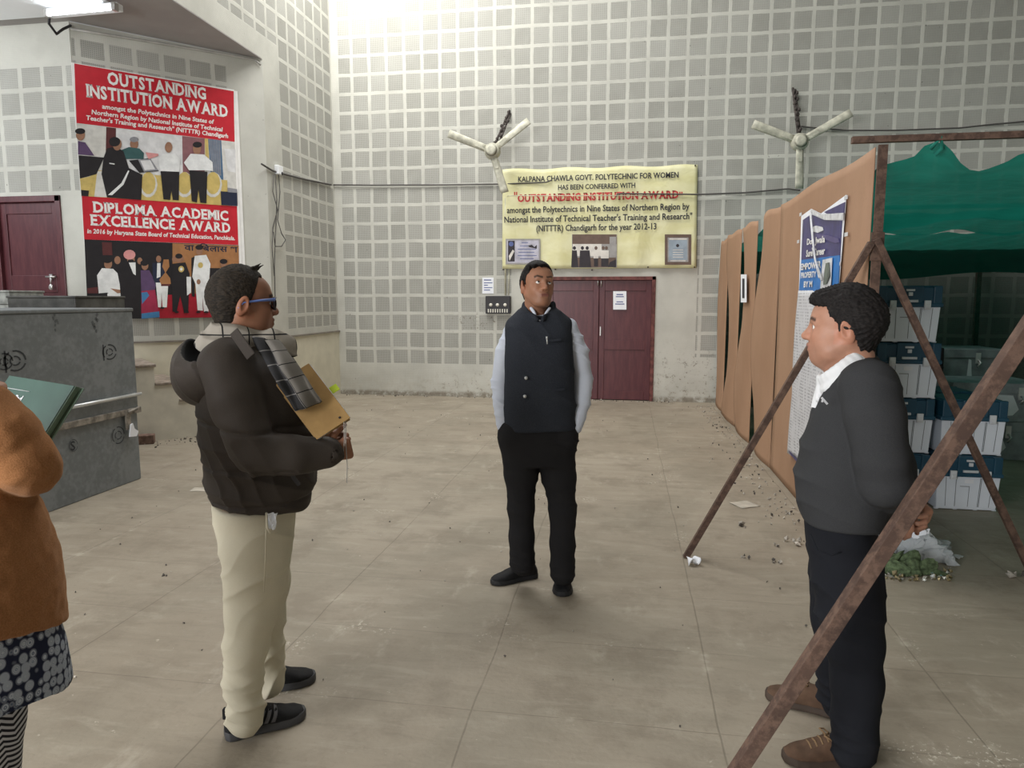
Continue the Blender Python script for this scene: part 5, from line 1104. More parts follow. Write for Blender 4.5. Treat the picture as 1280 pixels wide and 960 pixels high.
# shirt
v = Vox((-.42, -.26, .72), (.42, .28, 1.60), .0045)
v.loft([P.st(393, 656, 694, .070, .03), P.st(404, 636, 712, .09, .02), P.st(430, 634, 714, .10), P.st(480, 634, 714, .105)], ex, ey)
v.chain([P(643, 413, .03), P(632, 440, .04), P(625.5, 478, .05), P(627, 505, .02), P(629.5, 527, -.01)], [.055, .054, .050, .045, .040], .012); v.chain([P(709, 411, .03), P(722, 440, .04), P(729, 474, .05), P(727, 503, .02), P(720, 529, -.01)], [.058, .057, .052, .047, .040], .012)
for a, b in (((628.5, 517), (631, 532)), ((723.5, 518), (717.5, 534))): v.cone(P(*a, -.005), P(*b, -.015), .041, .043, .006)
for q, xx in ((1, 687), (-1, 664)): v.cone(P(675, 400, -.092), P(xx, 385.5, -.055), .006, .008, .006)
nb = P(675, 380, -.09); v.ell(P(675.5, 389, -.095), (.022, .05, .042), .012, 's'); v.cut(P(672, 384, 0) + [0, 0, .0], (0, .35, 1), .01)
emit('shirt', v, M_shirt, man, lambda V, N: .006 * ridge(V, (.35 * np.sign(1), .2, 1), .060, 1.5, .5, 12) * (np.abs(V[:, 0]) > .14) + .002 * nz3(V, 25))
# trousers
def pants(v, L_pts, R_pts): v.chain(*L_pts, .03); v.chain(*R_pts, .03)
v = Vox((-.36, -.30, .03), (.36, .26, 1.02), .0048)
v.loft([P.st(528, 627, 716, .125), P.st(545, 624.5, 718, .130), P.st(562, 627, 717, .125), P.st(580, 631, 716, .11)], ex, ey)
v.ell(P(639, 544, -.01), (.066, .095, .085), .04); v.ell(P(707, 546, -.01), (.066, .095, .085), .04)
v.chain([P(652, 556), P(651, 590), P(651.5, 636), P(652, 672), P(653, 704)], [.098, .088, .069, .066, .071], .03); v.chain([P(693, 556), P(699, 596), P(703.5, 640, -.03), P(703, 680, -.05), P(703, 716, -.065)], [.098, .088, .070, .065, .068], .03)
v.cut(P(653, 710, -.03), (0, -.10, -1), .008) if False else None
emit('trousers', v, M_trb, man, lambda V, N: .005 * ridge(V, (.5, .1, 1), .085, 1.6, 1.1, 9) * (V[:, 2] < .85) + .005 * ridge(V, (0, 0, 1), .05, 1, .3, 14) * np.exp(-((V[:, 2] - .14) / .10) ** 2) + .002 * nz3(V, 18))
# vest
v = Vox((-.36, -.26, .74), (.36, .28, 1.62), .0042)
v.loft([P.st(388, 652, 697, .085, .028), P.st(395, 641, 707, .098, .025), P.st(401, 634, 712, .108, .018), P.st(412, 632, 715, .122, .01), P.st(440, 631, 716, .140), P.st(480, 630.5, 718, .142), P.st(515, 629, 720, .142), P.st(542, 630, 719, .140)], ex, ey, n=2.5)
for q in ((637, 409, 0, -1), (713, 407, 0, 1)): pass
v.cut(P(672, 541, -.14), (.035, -.15, -1), .010)
for a, b in (((644, 408), (660, 398)), ((704, 407), (688, 398))): v.cone(P(*a, .015), P(*b, .02), .052, .060, .02)
# armholes
v.ell(P(616, 434, .04), (.062, .075, .14), .012, 's'); v.ell(P(735, 432, .04), (.066, .075, .14), .012, 's')
# standing collar with an open V
v.chain([P(655, 388, .03), P(664, 381.5, .08), P(680, 381, .085), P(692, 388, .03)], [.018, .016, .016, .018], .015); v.cone(P(656, 382, .01), P(670.5, 399, -.105), .016, .008, .012, 'u', ((0, 0, 1), 1.5)); v.cone(P(691, 382, .01), P(678.5, 399, -.105), .016, .008, .012, 'u', ((0, 0, 1), 1.5))
v.ell(P(674, 383, -.035), (.060, .075, .052), .01, 's'); v.ell(P(675, 388, -.125), (.017, .035, .036), .01, 's')
v.cone(P(654, 545, -.162), P(670, 414, -.155), .0035, .0035, .004, 's')
vs = emit('vest', v, M_vest, man, lambda V, N: .006 * ridge(V, (.7, 0, 1), .12, 1.3, .9, 8) + .002 * nz3(V, 22))
def on_front(y, x, dx=0.0): return P(x, y, -.150)
for bx, by in ((657.5, 472.5), (656, 495.5)):
    mb = MB(); p = P(bx, by, -.155); mb.tube([p + [0, .012, 0], p + [0, -.004, 0]], .0085, 12); build('button', mb, M_zinc if by > 405 else M_black, vs, local=True)
mb = MB(); p = P(683.5, 421.5, -.149); mb.tube([p, p + [.002, -.002, -.035]], .0035, 8); mb.tube([p + [0, 0, .004], p + [0, 0, -.012]], .0048, 8); build('pen', mb, M_zinc, vs, local=True)
mb = MB(); mb.bar(P(687, 426, -.147), P(701, 424.5, -.140), .012, .005, up=(0, 1, 0)); mb.bar(P(681, 488.5, -.146), P(706, 486.5, -.134), .012, .006, up=(0, 1, 0)); build('pocket_welt', mb, M_vest, vs, local=True)
M_shoeb = simple('black knit shoe', (.010, .010, .011), .8, bump=.2, bscale=300); M_soleb = simple('black sole', (.020, .020, .021), .6)
shoe(man, P.floor(671, 722) + [0, .02, 0], P.floor(612, 731), M_shoeb, M_soleb, .047, .085, length=.285); shoe(man, P.floor(704, 722) + [.0, .03, 0], P.floor(703, 752), M_shoeb, M_soleb, .050, .085, length=.30)

# ------------------------------------------------------------------ man in brown jacket (seen from his right side)
P = Person(325, 905); fd = vdir(26); rd = np.array([fd[1], -fd[0], 0])          # facing, and his right (towards us)
H = Head(P(304, 379.5, 0), 33, -1, 0, .985)
v = Vox((-.45, -.42, -.01), (.48, .42, 1.80), .0042)
H.build(v, .006); H.neck(v, P(296, 440))
v.loft([P.st(440, 262, 350, .13), P.st(480, 266, 370, .17), P.st(560, 270, 375, .18), P.st(640, 278, 366, .16)], fd, -rd)
v.chain([P(288, 456, -.16), P(314, 562, -.21), P(410, 566, -.14)], [.05, .042, .028], .02); v.chain([P(300, 456, .16), P(326, 550, .20), P(392, 562, .03)], [.05, .042, .028], .02)
v.chain([P(318, 680, -.08), P(308, 790, -.09), P(305, 900, -.10)], [.075, .05, .04], .03); v.chain([P(322, 680, .08), P(332, 780, .10), P(340, 856, .11)], [.075, .05, .04], .03)
v.cone(P.floor(300, 905) + [0, .02, .05], P.floor(338, 905) + [0, .02, .040], .026, .016, .02); v.cone(P.floor(335, 862) + [0, .02, .05], P.floor(362, 862) + [0, .02, .040], .026, .016, .02)
# right hand closed on the lower edge of the folder, left hand behind it
Wr = P(405, 568, -.15); hand(v, Wr, np.array([.93, .30, .20]), np.array([-.25, .85, .35]), 1, (62, 70, 45), 1.0, (.75, .9), .03)
hand(v, P(398, 556, .02), np.array([.8, -.25, .25]), np.array([.2, -.9, .2]), -1, (35, 40, 25), .98)
man = emit('person', v, M_skin, None, colors=lambda V: H.tone(V, (.29, .135, .078), lip=(.20, .075, .06)))
P.finish(man, 'man in dark brown hooded jacket and beige trousers holding a tan folder')
H.hair('hair', man, ((-.12, -.055), (-.08, -.085), (-.05, -.078), (-.035, -.02), (.004, -.018), (.012, .018), (.030, .048), (.036, .080), (.055, .094), (.12, .12)), .016, .007, M_hairb, jag=.002, tufts=[(.02 + .006 * i, -.03 + .012 * (i % 5), .118, .052 + .007 * i, -.03 + .012 * (i % 5) + .006, .137 + .012 * ((i * 7) % 3) / 3, .009) for i in range(5)])
H.eyes(man)
# spectacles
M_blueframe = simple('blue spectacle frame', (.12, .20, .52), .3, spec=.5); M_lens = NT('dark lens', .08, 0, .6); M_lens.color((.015, .018, .022)); M_lens = M_lens.mat
gl = empty('spectacles', (0, 0, 0)); gl.parent = man
for q in (1, -1):
    mb = MB(); mb.tube([H.P(-.034, q * .083, -.016), H.P(-.018, q * .084, .004), H.P(.04, q * .080, .012), H.P(.092, q * .070, .016)], [.0035, .004, .0042, .0058], 8); build('temple', mb, M_blueframe, gl, local=True)
    mb = MB(); mb.tube([H.P(.104 - .012 * abs(math.cos(t)), q * (.034 + .025 * math.cos(t)), .002 + .021 * math.sin(t)) for t in np.linspace(0, 2 * math.pi, 25)], .0032, 7, cap=False); mb.tube([H.P(.106, 0, .008), H.P(.104, q * .010, .007)], .003, 7); build('rim', mb, M_black, gl, local=True)
    mb = MB(); mb.ell(H.P(.100, q * .034, .002), (.003, .024, .0195), 0, 16, 8, H.M); build('lens', mb, M_lens, gl, local=True)
# trousers
M_beige = cloth('beige cotton trousers', (.62, .575, .45), (.56, .52, .40), 900, .12, .10)
v = Vox((-.36, -.34, .03), (.36, .34, 1.02), .0048)
v.loft([P.st(625, 268, 368, .18), P.st(652, 270.5, 366, .185), P.st(685, 278, 362, .18), P.st(715, 287, 356, .16)], fd, -rd)
v.chain([P(320, 690, -.075), P(319, 725, -.08), P(314, 765, -.09), P(308, 805, -.095), P(304, 850, -.10), P(307, 893, -.10)], [.115, .101, .086, .073, .064, .060], .03); v.chain([P(325, 690, .075), P(328, 730, .085), P(329, 770, .10), P(333, 812, .11), P(337, 854, .115)], [.110, .095, .078, .064, .056], .03)
v.cone(P(306, 890, -.10), P(307, 898, -.10), .062, .064, .01)
tz = emit('trousers', v, M_beige, man, lambda V, N: .007 * ridge(V, (-.7, .1, 1), .09, 1.7, .2, 8) * (V[:, 2] < .86) + .005 * ridge(V, (.5, .2, 1), .06, 1.6, 2.3, 11) * np.exp(-((V[:, 2] - .15) / .14) ** 2) + .002 * nz3(V, 16))
# pocket with a crumpled tissue
mb = MB(); c = P(341, 650, -.205)
def tis(u, w): return c + np.array([(u - .5) * .03 + .010 * (w - .5), -.012 - .008 * math.sin(u * 9 + w * 7), (w - .5) * .055])
mb.grid(tis, 8, 8, smooth=False); build('tissue', mb, M_paper, tz, local=True, thick=.002)
mb = MB(); mb.tube([P(333, 641, -.235), P(334, 660, -.235), P(338, 666, -.23)], .0035, 6); mb.tube([P(333, 641, -.235), P(332, 690, -.225), P(330, 740, -.205)], .0022, 6); build('pocket_seam', mb, M_beige, tz, local=True)
# jacket
M_jacket = cloth('dark brown quilted jacket', (.050, .041, .034), (.040, .033, .028), 500, .10, .18, .62); M_lining = simple('black hood lining', (.010, .010, .012), .9)
v = Vox((-.50, -.46, .68), (.48, .44, 1.56), .0048)
v.loft([P.st(428, 272, 340, .09), P.st(440, 262, 356, .15), P.st(455, 256, 370, .205), P.st(485, 250, 383, .225), P.st(530, 252, 391, .23), P.st(570, 258, 393, .235), P.st(600, 262, 390, .235), P.st(622, 264, 385, .23), P.st(660, 268, 379, .225)], fd, -rd, n=2.3)
v.chain([P(284, 456, -.165), P(294, 500, -.215), P(312, 550, -.245), P(322, 566, -.25)], [.090, .082, .074, .074], .018); v.chain([P(320, 566, -.25), P(365, 569, -.225), P(408, 566, -.165)], [.075, .066, .054], .012)
v.chain([P(300, 456, .165), P(322, 552, .21), P(390, 560, .07)], [.095, .085, .058], .04)
v.ell(P(417, 566, -.158), (.022, .050, .036), .006, 's')
v.cut(P(268, 618, -.0), unit(np.array([-.10, 0, -1]) + [0, -.04, 0]), .012)
def jd(V, N):
    z = V[:, 2]; body = np.abs(V[:, 0]) < .26
    return .006 * ridge(V, (.25, .15, 1), .085, 1.0, 1.7, 7) * (1 - .5 * (z > 1.25)) + .009 * ridge(V, (1, .2, .45), .065, 1.2, .6, 9) * np.exp(-((z - 1.02) / .13) ** 2) + .003 * nz3(V, 20) - .007 * body * (np.exp(-((z - 1.02 - .06 * V[:, 0]) / .007) ** 2) + np.exp(-((z - 1.17 + .05 * V[:, 0]) / .007) ** 2) + np.exp(-((z - .90) / .006) ** 2)) - .006 * np.exp(-((z - .80 - .10 * (V[:, 0])) / .006) ** 2)
jk = emit('jacket', v, M_jacket, man, jd)
# hood
v = Vox((-.55, -.40, 1.0), (.25, .40, 1.60), .0048)
ho = P(268, 452, -.02); Mh = np.stack([vdir(26), -rd, [0, 0, 1]], 1)
a = math.radians(28); Rr = np.array([[math.cos(a), 0, math.sin(a)], [0, 1, 0], [-math.sin(a), 0, math.cos(a)]]); Mh = Mh @ Rr
v.ell(P(264, 456, -.03), (.125, .20, .150), .03, 'u', Mh); v.ell(P(292, 424, -.03), (.12, .17, .075), .05, 'u', Mh)
inner = [(P(273, 433, -.03), (.108, .180, .130)), (P(300, 406, -.03), (.13, .16, .10))]
for c_, r_ in inner: v.ell(c_, r_, .02, 's', Mh)
v.cut(P(330, 440, 0), (1, 0, .1), .02); v.cut(P(258, 440, -.14), (-.30, -.50, 1), .012)
def hm(C, N):
    q = (C - inner[0][0]) @ Mh; e = np.sqrt(((q / np.array(inner[0][1])) ** 2).sum(1)); q2 = (C - inner[1][0]) @ Mh; e2 = np.sqrt(((q2 / np.array(inner[1][1])) ** 2).sum(1)); return ((e < 1.04) | (e2 < 1.04)).astype(int)
hd = emit('hood', v, [M_jacket, M_lining], jk, lambda V, N: .004 * ridge(V, (1, 0, .6), .08, 1.2, .4, 9), hm)
mb = MB(); p = P(277, 445, -.225); mb.tube([p + [-.012, 0, -.02], p + [0, -.01, .012], p + [.014, 0, -.004], p + [0, -.008, -.022]], .006, 8); build('toggle', mb, M_black, hd, local=True)
mb = MB(); mb.bar(P(292, 414, -.195), P(314, 446, -.235), .034, .006, up=(0, 1, 0)); build('collar_flap', mb, M_jacket, jk, local=True, bevel=.004)
mb = MB(); mb.tube([P(376, 560, -.06), P(385, 590, -.05), P(383, 620, -.05)], .006, 6); build('zip', mb, M_black, jk, local=True)
mb = MB(); mb.bar(P(362, 590, -.20), P(374, 606, -.185), .012, .008, up=(0, 1, 0)); build('pocket_zip', mb, M_black, jk, local=True)
# checked scarf: a wrap round the neck and a hanging end
def plaid(name, base, line, dark, su, sv, ax=(0, 2)):
    k = NT(name, .9, 0, .1); at = k.n('ShaderNodeUVMap') if ax == 'uv' else None
    if ax == 'uv': sp = k.n('ShaderNodeSeparateXYZ'); k.put(sp.inputs[0], at.outputs[0]); U, W = sp.outputs[0], sp.outputs[1]
    else: xyz = k.xyz(); U = k.m('ADD', xyz[ax[0]], k.m('MULTIPLY', xyz[1], .6)); W = xyz[ax[1]]
    def ln(c, s_): return k.m('ABSOLUTE', k.m('SUBTRACT', k.m('FRACT', k.m('MULTIPLY', c, s_)), .5))
    u, w = ln(U, su), ln(W, sv); L_ = k.m('MAXIMUM', k.step(u, .462, .478), k.step(w, .462, .478)); pan = k.m('GREATER_THAN', k.m('FRACT', k.m('MULTIPLY', U, su * .5)), .5)
    k.color(k.mix(L_, k.mix(pan, base, dark), k.mix(pan, line, (.012, .012, .014)))); k.bump(k.noise(500, 1), .2, .002); return k.mat
M_scarf = plaid('checked grey scarf', (.30, .275, .235), (.02, .02, .02), (.30, .275, .235), 11, 13); M_scarfend = plaid('checked scarf end', (.042, .042, .044), (.26, .25, .24), (.19, .178, .16), 2.0, 5.0, 'uv')
v = Vox((-.30, -.28, 1.22), (.30, .30, 1.62), .0045)
pts = [H.P(.02 + .085 * math.cos(t) - .03, .085 * math.sin(t), -.128 - .022 * math.cos(t)) + np.array([0, 0, -.012 * math.sin(t)]) for t in np.linspace(0, 2 * math.pi, 17)]
v.chain(pts, [.034] * 17, .015)
pts2 = [H.P(-.035 + .09 * math.cos(t), .10 * math.sin(t), -.165 - .03 * math.cos(t)) for t in np.linspace(0, 2 * math.pi, 17)]; v.chain(pts2, [.032] * 17, .01)
v.chain([P(340, 425, -.05), P(352, 436, -.03), P(352, 446, .0)], [.040, .048, .035], .02)
emit('scarf', v, M_scarf, man, lambda V, N: .007 * ridge(V, (.35, .2, 1), .045, 1.5, 1.9, 11) + .003 * nz3(V, 25))
mb = MB(); L0, L1 = np.array(P(318, 420, -.14)), np.array(P(371, 513, -.19)); R0, R1 = np.array(P(348, 426, -.135)), np.array(P(403, 502, -.17)); mL = np.array(P(343, 466, -.245)); mR = np.array(P(374, 458, -.225))
def sc(u, w):
    A = L0 * (1 - w) ** 2 + 2 * w * (1 - w) * mL + w * w * L1; B = R0 * (1 - w) ** 2 + 2 * w * (1 - w) * mR + w * w * R1; p = A * (1 - u) + B * u
    p = p + np.array([0, -.012 - .016 * math.sin(u * math.pi) - .013 * math.sin(u * 10 + 3 * w) - .006 * math.sin(w * 13 + u * 4), 0]); return p
mb.grid(sc, 14, 30); so = build('scarf_end', mb, M_scarfend, man, local=True, thick=.010)
uvl = so.data.uv_layers.new(name='UVMap'); nu, nv_ = 14, 30
for lp in so.data.loops: i = lp.vertex_index; uvl.data[lp.index].uv = ((i % (nu + 1)) / nu * .95 + .02, (i // (nu + 1)) / nv_)
# shoes
M_soleg = simple('grey sole', (.06, .06, .063), .6); M_stripe = simple('grey shoe stripe', (.14, .14, .15), .5)
near = P.floor(276, 931), P.floor(379, 899)
sh, h, d, w, L, hwf, tpf = shoe(man, near[0] + [0, .035, 0], near[1] + [0, .03, 0], M_shoeb, M_soleg, .050, .088, .034)
mb = MB()
for i in range(3):
    s0 = .36 + .085 * i; row = []
    for j in range(7):
        z = .036 + .045 * j / 6; s_ = s0 + .07 * j / 6
        for ds in (0, .05): q = h + d * (s_ + ds) * L - w * (hwf(s_ + ds, z) + .0025) ; q[2] = z; row.append(q)
    mb.add(row, [(2 * j, 2 * j + 1, 2 * j + 3, 2 * j + 2) for j in range(6)], 0, True)
build('stripes', mb, M_stripe, sh, local=True, thick=.001)
mb = MB(); q = h + d * .01; mb.box(q + [-.012, -.01, .075], q + [.006, .01, .115]); build('heel_tab', mb, M_shoeb, sh, local=True, bevel=.003)
far = P.floor(300, 874), P.floor(392, 853); shoe(man, far[0] + [0, .03, 0], far[1] + [0, .03, 0], M_shoeb, M_soleg, .050, .088, .034)
manL, PL = man, P

# ------------------------------------------------------------------ man in grey sweater (seen from his left side)
P = Person(1052, 938); fd = vdir(156); ld = np.array([fd[1], -fd[0], 0]) * -1; ld = np.array([-fd[1], fd[0], 0])   # his left is towards us
H = Head(P(1053, 410, 0), 152, 0, 0, 1.0)
v = Vox((-.45, -.42, -.01), (.50, .42, 1.74), .0042)
H.build(v, .014, 1.08); H.neck(v, P(1068, 472), .060, .066); v.cone(H.P(.045, 0, -.10), H.P(-.01, 0, -.135), .032, .05, .03)
v.loft([P.st(470, 1035, 1100, .13), P.st(520, 1025, 1120, .16), P.st(600, 1015, 1115, .17), P.st(670, 1022, 1080, .13)], fd, ld)
v.chain([P(1088, 492, -.155), P(1104, 595, -.19), P(1132, 628, .0)], [.05, .042, .028], .02); v.chain([P(1082, 492, .16), P(1108, 590, .19), P(1136, 620, .08)], [.05, .042, .028], .02)
v.chain([P(1058, 690, -.08), P(1066, 800, -.09), P(1068, 925, -.10)], [.08, .05, .04], .03); v.chain([P(1050, 690, .08), P(1047, 800, .10), P(1044, 880, .12)], [.08, .05, .04], .03)
v.cone(P.floor(1070, 948) + [0, .03, .05], P.floor(1030, 950) + [0, .03, .04], .026, .016, .02); v.cone(P.floor(1050, 892) + [0, .03, .05], P.floor(1018, 884) + [0, .03, .04], .026, .016, .02)
hand(v, P(1127, 634, -.01), np.array([.55, .60, -.60]), np.array([.80, -.2, .5]) * -1, -1, (28, 35, 25), 1.0); hand(v, P(1137, 622, .07), np.array([.35, -.75, -.55]), np.array([-.75, -.1, -.35]), 1, (40, 50, 30), 1.0)
man = emit('person', v, M_skin, None, colors=lambda V: H.tone(V, (.43, .225, .15), lip=(.30, .12, .10), stubble=.22))
P.finish(man, 'man in dark grey sweater and black trousers standing with hands clasped behind his back')
H.hair('hair', man, ((-.13, -.055), (-.09, -.075), (-.06, -.07), (-.03, -.012), (.004, -.006), (.010, .022), (.035, .034), (.045, .070), (.075, .078), (.12, .080)), .026, .014, puff=((.052, 0, .094, .052, .062, .034), (-.06, 0, .03, .068, .076, .07)), jag=.0035)
H.eyes(man)
M_sweater = cloth('charcoal grey sweater', (.030, .031, .033), (.038, .039, .041), 500, .22, .10); M_black2 = cloth('black denim trousers', (.009, .010, .013), (.013, .014, .018), 900, .15, .10); M_wshirt = cloth('white shirt collar', (.72, .73, .74), (.68, .69, .70), 900, .08, .04)
v = Vox((-.36, -.34, .02), (.36, .34, 1.08), .0048)
v.loft([P.st(625, 1008, 1090, .17), P.st(655, 1008, 1092, .178), P.st(690, 1012, 1096, .18), P.st(720, 1018, 1098, .17), P.st(750, 1024, 1098, .15)], fd, ld)
v.chain([P(1060, 715, -.07), P(1063, 760, -.08), P(1067, 800, -.085), P(1071, 850, -.09), P(1067, 935, -.10)], [.108, .098, .088, .078, .074], .03); v.chain([P(1050, 715, .075), P(1050, 770, .09), P(1050, 820, .11), P(1052, 862, .125), P(1052, 878, .13)], [.105, .092, .082, .078, .070], .03)
emit('trousers', v, M_black2, man, lambda V, N: .008 * ridge(V, (.5, .1, 1), .10, 1.6, .7, 8) * (V[:, 2] < .75) + .010 * ridge(V, (.1, 0, 1), .05, 1.2, 1.3, 12) * np.exp(-((V[:, 2] - .12) / .09) ** 2) + .002 * nz3(V, 18))
mb = MB(); mb.tube([P(1013, 668, -.19), P(1022, 688, -.215), P(1040, 694, -.235), P(1052, 690, -.24)], .003, 6); build('pocket_seam', mb, M_black2, man, local=True)
v = Vox((-.42, -.42, .68), (.50, .42, 1.52), .0048)
v.loft([P.st(444, 1060, 1094, .08), P.st(456, 1048, 1100, .125), P.st(470, 1037, 1108, .175), P.st(495, 1027, 1119, .205), P.st(530, 1014, 1124, .215), P.st(560, 1005, 1124, .222), P.st(590, 997.5, 1120, .228), P.st(615, 998, 1113, .228), P.st(640, 1003, 1106, .222), P.st(662, 1009, 1099, .21), P.st(680, 1012, 1094, .20)], fd, ld, n=2.25)
v.chain([P(1086, 484, -.155), P(1094, 520, -.21), P(1102, 575, -.245), P(1106, 604, -.235)], [.088, .084, .076, .074], .012); v.chain([P(1106, 602, -.235), P(1119, 618, -.13), P(1128, 629, -.03)], [.075, .064, .050], .012)
v.chain([P(1084, 482, .15), P(1112, 580, .21), P(1132, 616, .10)], [.088, .076, .050], .04)
v.cut(P(1008, 648, 0), (-.02, -.05, -1), .012)
v.ell(H.P(.075, 0, -.20), (.055, .06, .085), .012, 's')
sw = emit('sweater', v, M_sweater, man, lambda V, N: .0045 * ridge(V, (.5, .2, 1), .10, 1.4, 2.2, 7) + .010 * ridge(V, (1, .2, -.5), .07, 1.2, .9, 9) * np.exp(-(((V[:, 2] - .95) / .12) ** 2 + ((V[:, 0] - .16) / .12) ** 2)) + .002 * nz3(V, 18))
mb = MB(); p = P(1027, 497, -.165); mb.bar(p, p + [.018, -.002, -.020], .006, .003, up=(0, 1, 0)); mb.bar(p + [.004, -.001, -.004], p + [.002, -.001, -.014], .005, .003, up=(0, 1, 0)); build('chest_emblem', mb, M_pls, sw, local=True)
v = Vox((-.25, -.25, 1.22), (.28, .25, 1.56), .004)
cb_, cf = H.P(-.068, 0, -.085), H.P(.045, 0, -.185)
ring = [cb_ + (cf - cb_) * (1 - math.cos(t)) / 2 + H.l * .086 * math.sin(t) for t in np.linspace(0, 2 * math.pi, 25)]
v.chain(ring, [.014] * 25, .008, 'u', (unit(np.cross(cf - cb_, H.l)), 2.0)); v.chain([r_ + np.array([0, 0, -.022]) for r_ in ring], [.015] * 25, .008)
for q in (1, -1): v.cone(H.P(.052, q * .010, -.165), H.P(.058, q * .034, -.235), .014, .010, .01)
v.cone(H.P(.038, 0, -.21), H.P(.066, 0, -.28), .034, .02, .01)
emit('shirt_collar', v, M_wshirt, man, lambda V, N: .0015 * nz3(V, 40))
M_suede = simple('brown suede shoe', (.095, .055, .034), .85, var=.2, scale=20, bump=.15, bscale=200); M_soleb2 = simple('brown rubber sole', (.055, .038, .028), .7); M_lace = simple('tan lace', (.22, .14, .075), .8)
for hp_, tp_, toe in ((P.floor(1092, 962), P.floor(993, 958), 0), (P.floor(1062, 905), P.floor(985, 882), 1)):
    sh, h, d, w, L, hwf, tpf = shoe(man, hp_ + [0, .04, 0], tp_ + [0, .035, 0], M_suede, M_soleb2, .050, .088, .030, length=.29)
    for i in range(4):
        s_ = .50 + .065 * i; zt_ = tpf(s_) + .002; mb = MB(); mb.tube([h + d * s_ * L + w * q + np.array([0, 0, zt_ - .14 * abs(q) ** 1.2 * 4]) for q in np.linspace(-.024, .024, 5)], .0036, 6); build('lace', mb, M_lace, sh, local=True)
    s_ = .50; c_ = h + d * s_ * L + np.array([0, 0, tpf(s_) + .006])
    mb = MB()
    for q in (1, -1): mb.tube([c_, c_ + w * q * .022 + d * .015 + [0, 0, .010], c_ + w * q * .034 - d * .004 + [0, 0, .002], c_ + w * q * .014 - d * .012, c_], .0032, 6)
    build('lace_bow', mb, M_lace, sh, local=True)

# ------------------------------------------------------------------ woman in tan coat, at the edge of the picture
P = Person(-38, 1150); fd = vdir(62); rd = np.array([fd[1], -fd[0], 0])
H = Head(P(-78, 402, 0), 70, -4, 0, .95)
v = Vox((-.50, -.40, -.01), (.42, .50, 1.74), .0046)
H.build(v); H.neck(v, P(-76, 475), .046, .052)
v.loft([P.st(480, -100, -4, .09), P.st(560, -120, 10, .10), P.st(700, -130, 20, .12), P.st(780, -135, 25, .12)], rd, fd)
v.chain([P(-14, 525, -.01), P(32, 582, -.01), P(4, 592, .26)], [.042, .036, .026], .02); v.chain([P(-125, 515, .02), P(-150, 600, .05), P(-90, 560, .27)], [.042, .036, .026], .02)
v.chain([P(-16, 780), P(-20, 950), P(-16, 1120)], [.075, .055, .04], .03); v.chain([P(-86, 780), P(-88, 950), P(-92, 1120)], [.075, .055, .04], .03)
for x in (-6, -94): v.cone(P(x, 1135) * [1, 1, 0] + [0, -.03, .05], P(x, 1135) * [1, 1, 0] + [.05, .12, .04], .034, .024, .02)
hand(v, P(4, 590, .27), np.array([-.45, .75, .35]), np.array([-.8, -.2, .3]), -1, (35, 40, 30), .92); hand(v, P(-88, 560, .28), np.array([.55, .7, .2]), np.array([.6, -.6, .2]), 1, (35, 40, 30), .92)
wom = emit('person', v, M_skin, None, colors=lambda V: H.tone(V, (.36, .18, .11)))
P.finish(wom, 'woman in tan coat over a blue printed tunic, carrying a green folder before her')
H.hair('hair', wom, ((-.13, -.10), (-.05, -.10), (-.03, -.05), (.0, -.03), (.02, .03), (.05, .085), (.12, .10)), .014, .012, puff=((-.11, 0, -.03, .045, .045, .045),)); H.eyes(wom)
k = NT('tan wool coat', .95, 0, .1); nz = k.noise(300, 2); k.color(k.mix(k.step(nz, .3, .7), (.24, .105, .042), (.31, .145, .062))).bump(nz, .3, .003); k.b.inputs['Sheen Weight'].default_value = .25; k.b.inputs['Sheen Tint'].default_value = (.9, .6, .4, 1); M_coat = k.mat
v = Vox((-.52, -.42, .60), (.40, .42, 1.42), .005)
v.loft([P.st(474, -112, -34, .085), P.st(490, -138, -10, .105), P.st(520, -148, 2, .125), P.st(600, -148, 14, .15), P.st(650, -148, 36, .175), P.st(700, -150, 52, .195), P.st(750, -156, 60, .205), P.st(800, -158, 63, .21)], rd, fd, n=2.3)
v.chain([P(-20, 520, -.02), P(4, 546, -.03), P(30, 578, -.02), P(38, 586, .0)], [.076, .074, .068, .062], .015); v.chain([P(38, 586, .0), P(22, 594, .10), P(2, 592, .23)], [.062, .054, .046], .015)
v.chain([P(-112, 515, -.02), P(-138, 590, .02), P(-96, 566, .24)], [.078, .068, .048], .03)
v.cut(P(20, 794, -.05), (.08, -.25, -1), .012)
emit('coat', v, M_coat, wom, lambda V, N: .004 * ridge(V, (.8, 0, .6), .12, 1.2, .4, 6) + .0018 * nz3(V, 60))
# printed tunic below the coat
k = NT('blue printed tunic', .85, 0, .15); mp = k.n('ShaderNodeMapping'); k.put(mp.inputs[0], k.co()); mp.inputs['Scale'].default_value = (1, 1, .85)
vo = k.voronoi(46, 'F1', mp.outputs[0], .45); pet = k.m('ABSOLUTE', k.m('SINE', k.m('MULTIPLY', vo, 26.0))); k.color(k.mix(k.step(vo, .42, .60), k.mix(k.step(pet, .25, .6), (.13, .16, .22), (.42, .46, .52)), (.018, .022, .045))).bump(k.noise(400, 1), .15, .002); M_kurta = k.mat
v = Vox((-.55, -.45, .40), (.42, .45, .95), .005)
v.loft([P.st(735, -140, 44, .17), P.st(800, -146, 58, .19), P.st(850, -152, 66, .205), P.st(900, -154, 68, .21)], rd, fd)
v.cut(P(0, 882, -.05), (-.02, -.10, -1), .010)
emit('tunic', v, M_kurta, wom, lambda V, N: .012 * np.sin(np.arctan2(V[:, 1], V[:, 0] + .2) * 9) * np.clip((.85 - V[:, 2]) / .3, 0, 1) + .003 * nz3(V, 20))
